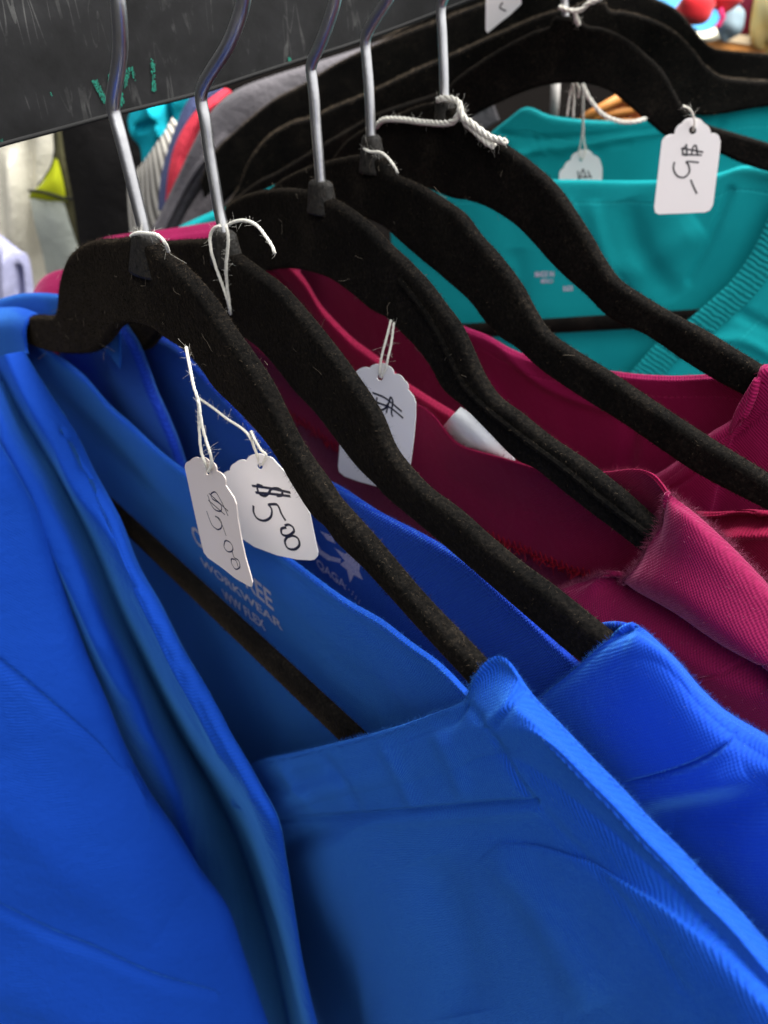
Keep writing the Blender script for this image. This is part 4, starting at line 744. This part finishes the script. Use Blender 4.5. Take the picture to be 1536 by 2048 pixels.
cloth('coral_shirt',.60,[[(330,420,0),(336,350,.01),(350,290,.01),(380,235,.01),(415,200,.01),(450,176,0)],[(338,425,.012),(350,360,.02),(366,300,.02),(395,245,.02),(428,208,.02),(460,180,.01)],[(350,440,0),(370,380,.01),(390,320,.01),(415,260,.01),(445,220,.01),(470,190,0)]],(.75,.06,.09),'coral red garment edge, narrow curved strip behind the second hook','shirt',amp=.0005,col2=(.55,.03,.06))
cloth('navy_shirt',.62,[[(316,420,0),(322,350,.0),(345,270,.0),(370,210,0),(410,150,0)],[(330,425,.01),(338,350,.012),(358,280,.012),(385,220,.01),(425,165,0)],[(345,430,0),(355,360,.0),(375,290,0),(405,230,0),(450,180,0)]],(.10,.12,.24),'navy blue garment edge between the striped and coral ones','shirt',amp=.0005,col2=(.04,.05,.12))
def stripes():
    m,nt,b=nodes('striped_knit'); uv=N(nt,'ShaderNodeUVMap'); uv.uv_map='UVMap'; sp=N(nt,'ShaderNodeSeparateXYZ'); nt.links.new(uv.outputs[0],sp.inputs[0])
    s=math_(nt,'SINE',math_(nt,'MULTIPLY',sp.outputs[0],2*math.pi/.0075)); nt.links.new(ramp(nt,math_(nt,'MULTIPLY_ADD',s,.5,.5),[(.35,(.10,.09,.08)),(.65,(.60,.57,.50))]),b.inputs['Base Color']); b.inputs['Roughness'].default_value=.9; return m
cloth('striped_shirt',.66,[[(262,350,0),(285,325,.008),(310,290,.012),(330,262,.01),(345,235,0)],[(255,380,.0),(285,360,.012),(312,325,.018),(335,290,.014),(360,255,0)],[(262,470,0),(290,430,.01),(320,390,.015),(345,350,.01),(380,300,0)],[(280,560,0),(310,520,.005),(340,470,.005),(370,420,0),(400,370,0)]],None,'grey and cream striped knit garment between the black and coral ones','shirt',mat=stripes(),amp=.0004)
cloth('cyan_shirt',.72,[[(255,240,0),(275,190,.01),(310,170,.015),(350,150,.01),(400,130,0)],[(262,270,.01),(285,225,.02),(320,215,.03),(355,195,.02),(400,180,0)],[(280,295,.0),(300,270,.015),(325,255,.02),(350,240,.01),(390,230,0)],[(285,330,0),(298,322,.01),(318,310,.01),(345,290,0),(390,280,0)]],(.01,.50,.62),'bright cyan garment bunched below the board, between the first two hooks','shirt',amp=.001,col2=(.005,.36,.48),folds=[([(300,200),(330,280)],10,.02),([(330,190),(340,260)],6,-.02),([(270,260),(320,240)],8,-.012)])
cloth('white_shirt',.78,[[(-80,250,0),(0,240,.01),(50,230,.02),(110,220,.01),(180,210,0)],[(-80,400,.0),(0,390,.02),(50,380,.02),(110,390,.0),(170,380,0)],[(-80,520,0),(0,520,.02),(60,520,.0),(130,540,.01),(190,540,0)],[(-80,700,0),(0,700,.0),(60,700,.0),(150,700,.0),(210,700,0)]],(.80,.76,.62),'cream white garment hanging at the left edge under the board','shirt',amp=.003,col2=(.66,.62,.52),folds=[([(55,250),(60,420),(90,560)],14,-.012),([(20,300),(30,500)],14,.01)])
cloth('grey_green_shirt',.765,[[(60,395,0),(90,385,.005),(140,400,0)],[(70,450,.005),(110,450,.01),(150,460,0)],[(90,530,0),(130,530,.006),(165,540,0)],[(110,680,0),(150,680,0),(200,680,0)]],(.42,.45,.40),'pale grey-green garment beside the cream one','shirt',amp=.001)
lm=simple('lime_fabric',(.50,.55,.02),.8,.1); 
lo_=thing('lime_bag',bgplane(.75).at(100,370),'small lime yellow triangle of fabric with black cord, on the cream garment','bag')
patch('fabric',[[(108,318,.0),(112,318,.002),(116,322,0)],[(85,365,.004),(108,360,.008),(126,362,.002)],[(62,385,.003),(95,390,.006),(132,398,.002)],[(58,396,.0),(95,402,.002),(134,404,0)]],bgplane(.75),lm,lo_,nu=30,nv=30,wrap=False,noise=.0005)
mb=MB(); yarn(mb,[bgplane(.74).at(*p) for p in [(58,382),(80,383),(100,388),(125,396),(150,398)]],.0016,.01); yarn(mb,[bgplane(.74).at(*p) for p in [(75,372),(92,350),(105,325),(110,290),(112,262)]],.0008,.01); mb.build('cord',simple('black_cord',(.01,.01,.01),.8),lo_)
cloth('olive_shirt',.755,[[(104,240,0),(112,235,.004),(130,230,0)],[(112,340,0),(125,330,.006),(145,330,0)],[(135,430,0),(150,420,.006),(165,420,0)],[(158,500,0),(170,500,.004),(185,510,0)]],(.13,.12,.06),'narrow olive brown garment edge beside the black one','shirt',amp=.0005,col2=(.03,.03,.015))
cloth('black_shirt',.735,[[(115,210,0),(180,200,.012),(240,190,.015),(300,180,0)],[(130,320,0),(190,320,.02),(240,320,.02),(310,300,0)],[(150,430,0),(200,430,.015),(260,420,.015),(330,400,0)],[(175,640,0),(230,640,0),(300,640,0),(380,620,0)]],(.010,.009,.009),'black garment hanging behind the first hook','shirt',amp=.002)
cloth('lilac_shirt',.70,[[(-60,440,0),(0,470,.0),(20,485,.004),(40,500,.002)],[(-60,500,0),(0,520,.012),(30,530,.01),(62,530,.0)],[(-60,700,0),(0,700,.01),(40,700,.008),(80,700,0)]],(.52,.52,.72),'pale lilac garment at the left edge above the blue shoulder','shirt',amp=.002,col2=(.30,.31,.52),folds=[([(36,530),(42,620)],6,-.02),([(12,500),(14,620)],8,.01)])
# dark curtain closing the view behind the stock
BK=simple('dark_backdrop_cloth',(.014,.012,.011),.95,.05,noise=6)
tag(patch('backdrop_curtain',[[(-900,-900,0),(200,-900,.03),(900,-900,0),(2600,-900,0)],[(-900,300,0),(200,300,.03),(900,300,0),(2600,300,0)],[(-900,1500,0),(200,1500,.0),(900,1500,.03),(2600,1500,0)]],bgplane(1.5),BK,None,nu=60,nv=30,wrap=False,noise=.02)[0],'dark curtain closing the stall behind all the clothes','curtain')
# top right stall corner
BZ=.95
wood=simple('orange_wood',(.62,.27,.07),.5,.3,noise=14,col2=(.50,.19,.04)); woodp=simple('pale_wood_edge',(.80,.62,.40),.5,.3)
pb=bgplane(BZ,4); sf=thing('shelf',pb.at(1450,90),'orange wooden shelf with a pale front edge in the blurred top right corner','shelf')
slab('board',pb,[(1330,72),(1400,76),(1540,96),(1700,118),(1700,140),(1540,122),(1390,98),(1330,92)],.10,wood,sf); slab('front_edge',pb,[(1330,66),(1420,60),(1540,78),(1700,100),(1700,117),(1540,95),(1400,75),(1330,71)],.10,woodp,sf,s=.002)
sh2=thing('wooden_hanger',bgplane(.7).at(1235,225),'orange wooden bars seen through the arch of the face-on hanger','wooden frame')
mb=MB(); q7=bgplane(.62)
for a_,b_,r in (((1165,238),(1245,192),.0035),((1245,192),(1285,222),.0035),((1185,238),(1290,212),.003),((1150,246),(1300,244),.003)): mb.tube([q7.at(*a_),q7.at((a_[0]+b_[0])/2,(a_[1]+b_[1])/2),q7.at(*b_)],r,8)
mb.build('bar',wood,sh2)
slab('panel',q7,[(1175,245),(1238,200),(1262,206),(1292,230),(1300,250)],.004,simple('brown_wood',(.22,.06,.015),.6,.2),sh2,s=-.006)
mb=MB(); mb.tube([q7.at(1112,160),q7.at(1110,200),q7.at(1107,240)],.0035,10); tag(mb.build('grey_rod',simple('grey_plastic',(.42,.40,.38),.5)), 'short grey rod seen under the arch of the face-on hanger','rod')
def blob(name,z_,x,y,rx,ry,mat,label,cat,sq=1.0,seed=0,parent=None,rd=None,s=0):
    p=bgplane(z_); c=p.at(x,y,s); k=z_/F; V=[];Fc=[];n=18;m=28; rs=np.random.default_rng(seed)
    ph=rs.random(6)*6
    for i in range(n+1):
        t=math.pi*i/n
        for j in range(m):
            f=2*math.pi*j/m; w=1+.10*math.sin(2*f+ph[0]+t)+.06*math.sin(3*f+ph[1]+2*t)+.05*math.sin(5*t+ph[2]+f)
            V.append(c+p.d*rx*k*math.sin(t)*math.cos(f)*w+p.n*(rd or min(rx,ry))*k*math.sin(t)*math.sin(f)*w+p.up*ry*k*math.cos(t)*w)
    for i in range(n):
        for j in range(m): Fc.append((i*m+j,(i+1)*m+j,(i+1)*m+(j+1)%m,i*m+(j+1)%m))
    o=mk(name,V,Fc,mat,parent); 
    if parent is None: tag(o,label,cat)
    return o
RD=simple('red_plush',(.60,.012,.02),.8,.2,noise=30,sheen=.3,col2=(.45,.006,.012)); BLc=simple('sky_blue_cloth',(.06,.36,.72),.8,.2,noise=9,col2=(.25,.55,.85)); WHc=simple('cream_cloth',(.85,.80,.62),.8,.1)
rt_=thing('soft_toy',bgplane(.93).at(1400,30),'red rounded soft toy in the blurred top right corner, on blue cloth','soft toy')
blob('body',.93,1392,14,40,26,RD,None,None,seed=1,parent=rt_); blob('head',.93,1455,-4,30,22,RD,None,None,seed=2,parent=rt_)
mb=MB(); p9=bgplane(.92); mb.tube([p9.at(1440,18),p9.at(1446,35),p9.at(1438,50),p9.at(1428,58)],.003,8); mb.build('tie',simple('magenta_ribbon',(.55,.02,.12),.7),rt_)
tag(patch('blue_cloth',[[(1290,-40,0),(1340,-40,.0),(1400,-40,0),(1480,-40,0)],[(1300,10,0),(1350,8,.01),(1410,20,0),(1480,10,0)],[(1340,50,0),(1380,52,.02),(1420,60,.01),(1480,50,0)],[(1370,68,0),(1400,72,.01),(1440,74,.01),(1480,76,0)]],bgplane(.98),BLc,None,nu=40,nv=30,wrap=False,noise=.004)[0],'sky blue cloth bunched under the red soft toy','cloth')
tag(patch('white_cloth',[[(1370,48,0),(1384,60,.01),(1405,64,.01),(1432,54,0)],[(1378,62,.01),(1392,74,.02),(1412,76,.02),(1436,66,.01)],[(1386,76,0),(1400,84,.01),(1420,84,.01),(1440,76,0)]],bgplane(.90),WHc,None,nu=30,nv=20,wrap=False,noise=.001)[0],'cream white cloth edge curling under the red soft toy','cloth')
blob('grey_bundle',.96,1462,46,22,26,simple('grey_blue_cloth',(.30,.40,.45),.8),'grey-blue bundle of cloth beside the red soft toy','cloth bundle',seed=5)
blob('maroon_bundle',1.0,1502,10,24,56,simple('maroon_cloth',(.20,.01,.04),.85,col2=(.12,.005,.02)),'maroon bundle of cloth between the grey-blue and yellow ones','cloth bundle',seed=6)
blob('yellow_bundle',.97,1548,14,36,64,simple('yellow_cloth',(.80,.50,.12),.85,noise=25,col2=(.85,.66,.30)),'yellow bundle of cloth at the right edge above the shelf','cloth bundle',seed=7)
# floor far below
tag(mk('floor',[(-4,-3,0),(4,-3,0),(4,5,0),(-4,5,0)],[(0,1,2,3)],simple('dark_floor',(.03,.028,.026),.8,.2,noise=3),None),kind='structure')
# ------------------------------------------------------------ camera
cam=bpy.data.cameras.new('camera'); co=bpy.data.objects.new('camera',cam); COL.objects.link(co)
Mx=np.eye(4); Mx[:3,0]=RW[:,0]; Mx[:3,1]=-RW[:,1]; Mx[:3,2]=-RW[:,2]; Mx[:3,3]=EYE; co.matrix_world=Matrix(Mx.tolist())
cam.sensor_fit='VERTICAL'; cam.sensor_height=36; cam.lens=F/2048*36; cam.clip_start=.005; cam.clip_end=50
cam.dof.use_dof=True; cam.dof.focus_distance=.20; cam.dof.aperture_fstop=16; cam.dof.aperture_blades=0
S.camera=co
# ------------------------------------------------------------ light
w=bpy.data.worlds.new('World'); S.world=w; w.use_nodes=True; nt=w.node_tree; bg=nt.nodes['Background']
tc=N(nt,'ShaderNodeTexCoord'); sp=N(nt,'ShaderNodeSeparateXYZ'); nt.links.new(tc.outputs['Generated'],sp.inputs[0])
nt.links.new(ramp(nt,math_(nt,'MULTIPLY_ADD',math_(nt,'ADD',math_(nt,'MULTIPLY',sp.outputs[2],.88),math_(nt,'MULTIPLY',sp.outputs[0],.48)),.5,.5),[(.36,(.02,.02,.022)),(.52,(.50,.50,.52)),(.80,(1.0,1.0,1.0))]),bg.inputs[0]); bg.inputs[1].default_value=.88
def area(loc,tgt,size,power,col,sy=None):
    l=bpy.data.lights.new('area','AREA'); l.energy=power; l.size=size; l.color=col
    if sy: l.shape='RECTANGLE'; l.size_y=sy
    o=bpy.data.objects.new('area',l); COL.objects.link(o); o.location=loc; o.rotation_euler=(Vector(tgt)-Vector(loc)).to_track_quat('-Z','Y').to_euler(); return o
area((.62,.50,2.45),(.02,.25,1.33),.95,46,(1,.98,.95))
area((.15,-.75,2.25),(.1,.35,1.35),.7,6.5,(.97,.98,1))
S.view_settings.view_transform='Standard'; S.view_settings.look='None'; S.view_settings.exposure=.38; S.view_settings.gamma=1
S.render.engine='CYCLES'
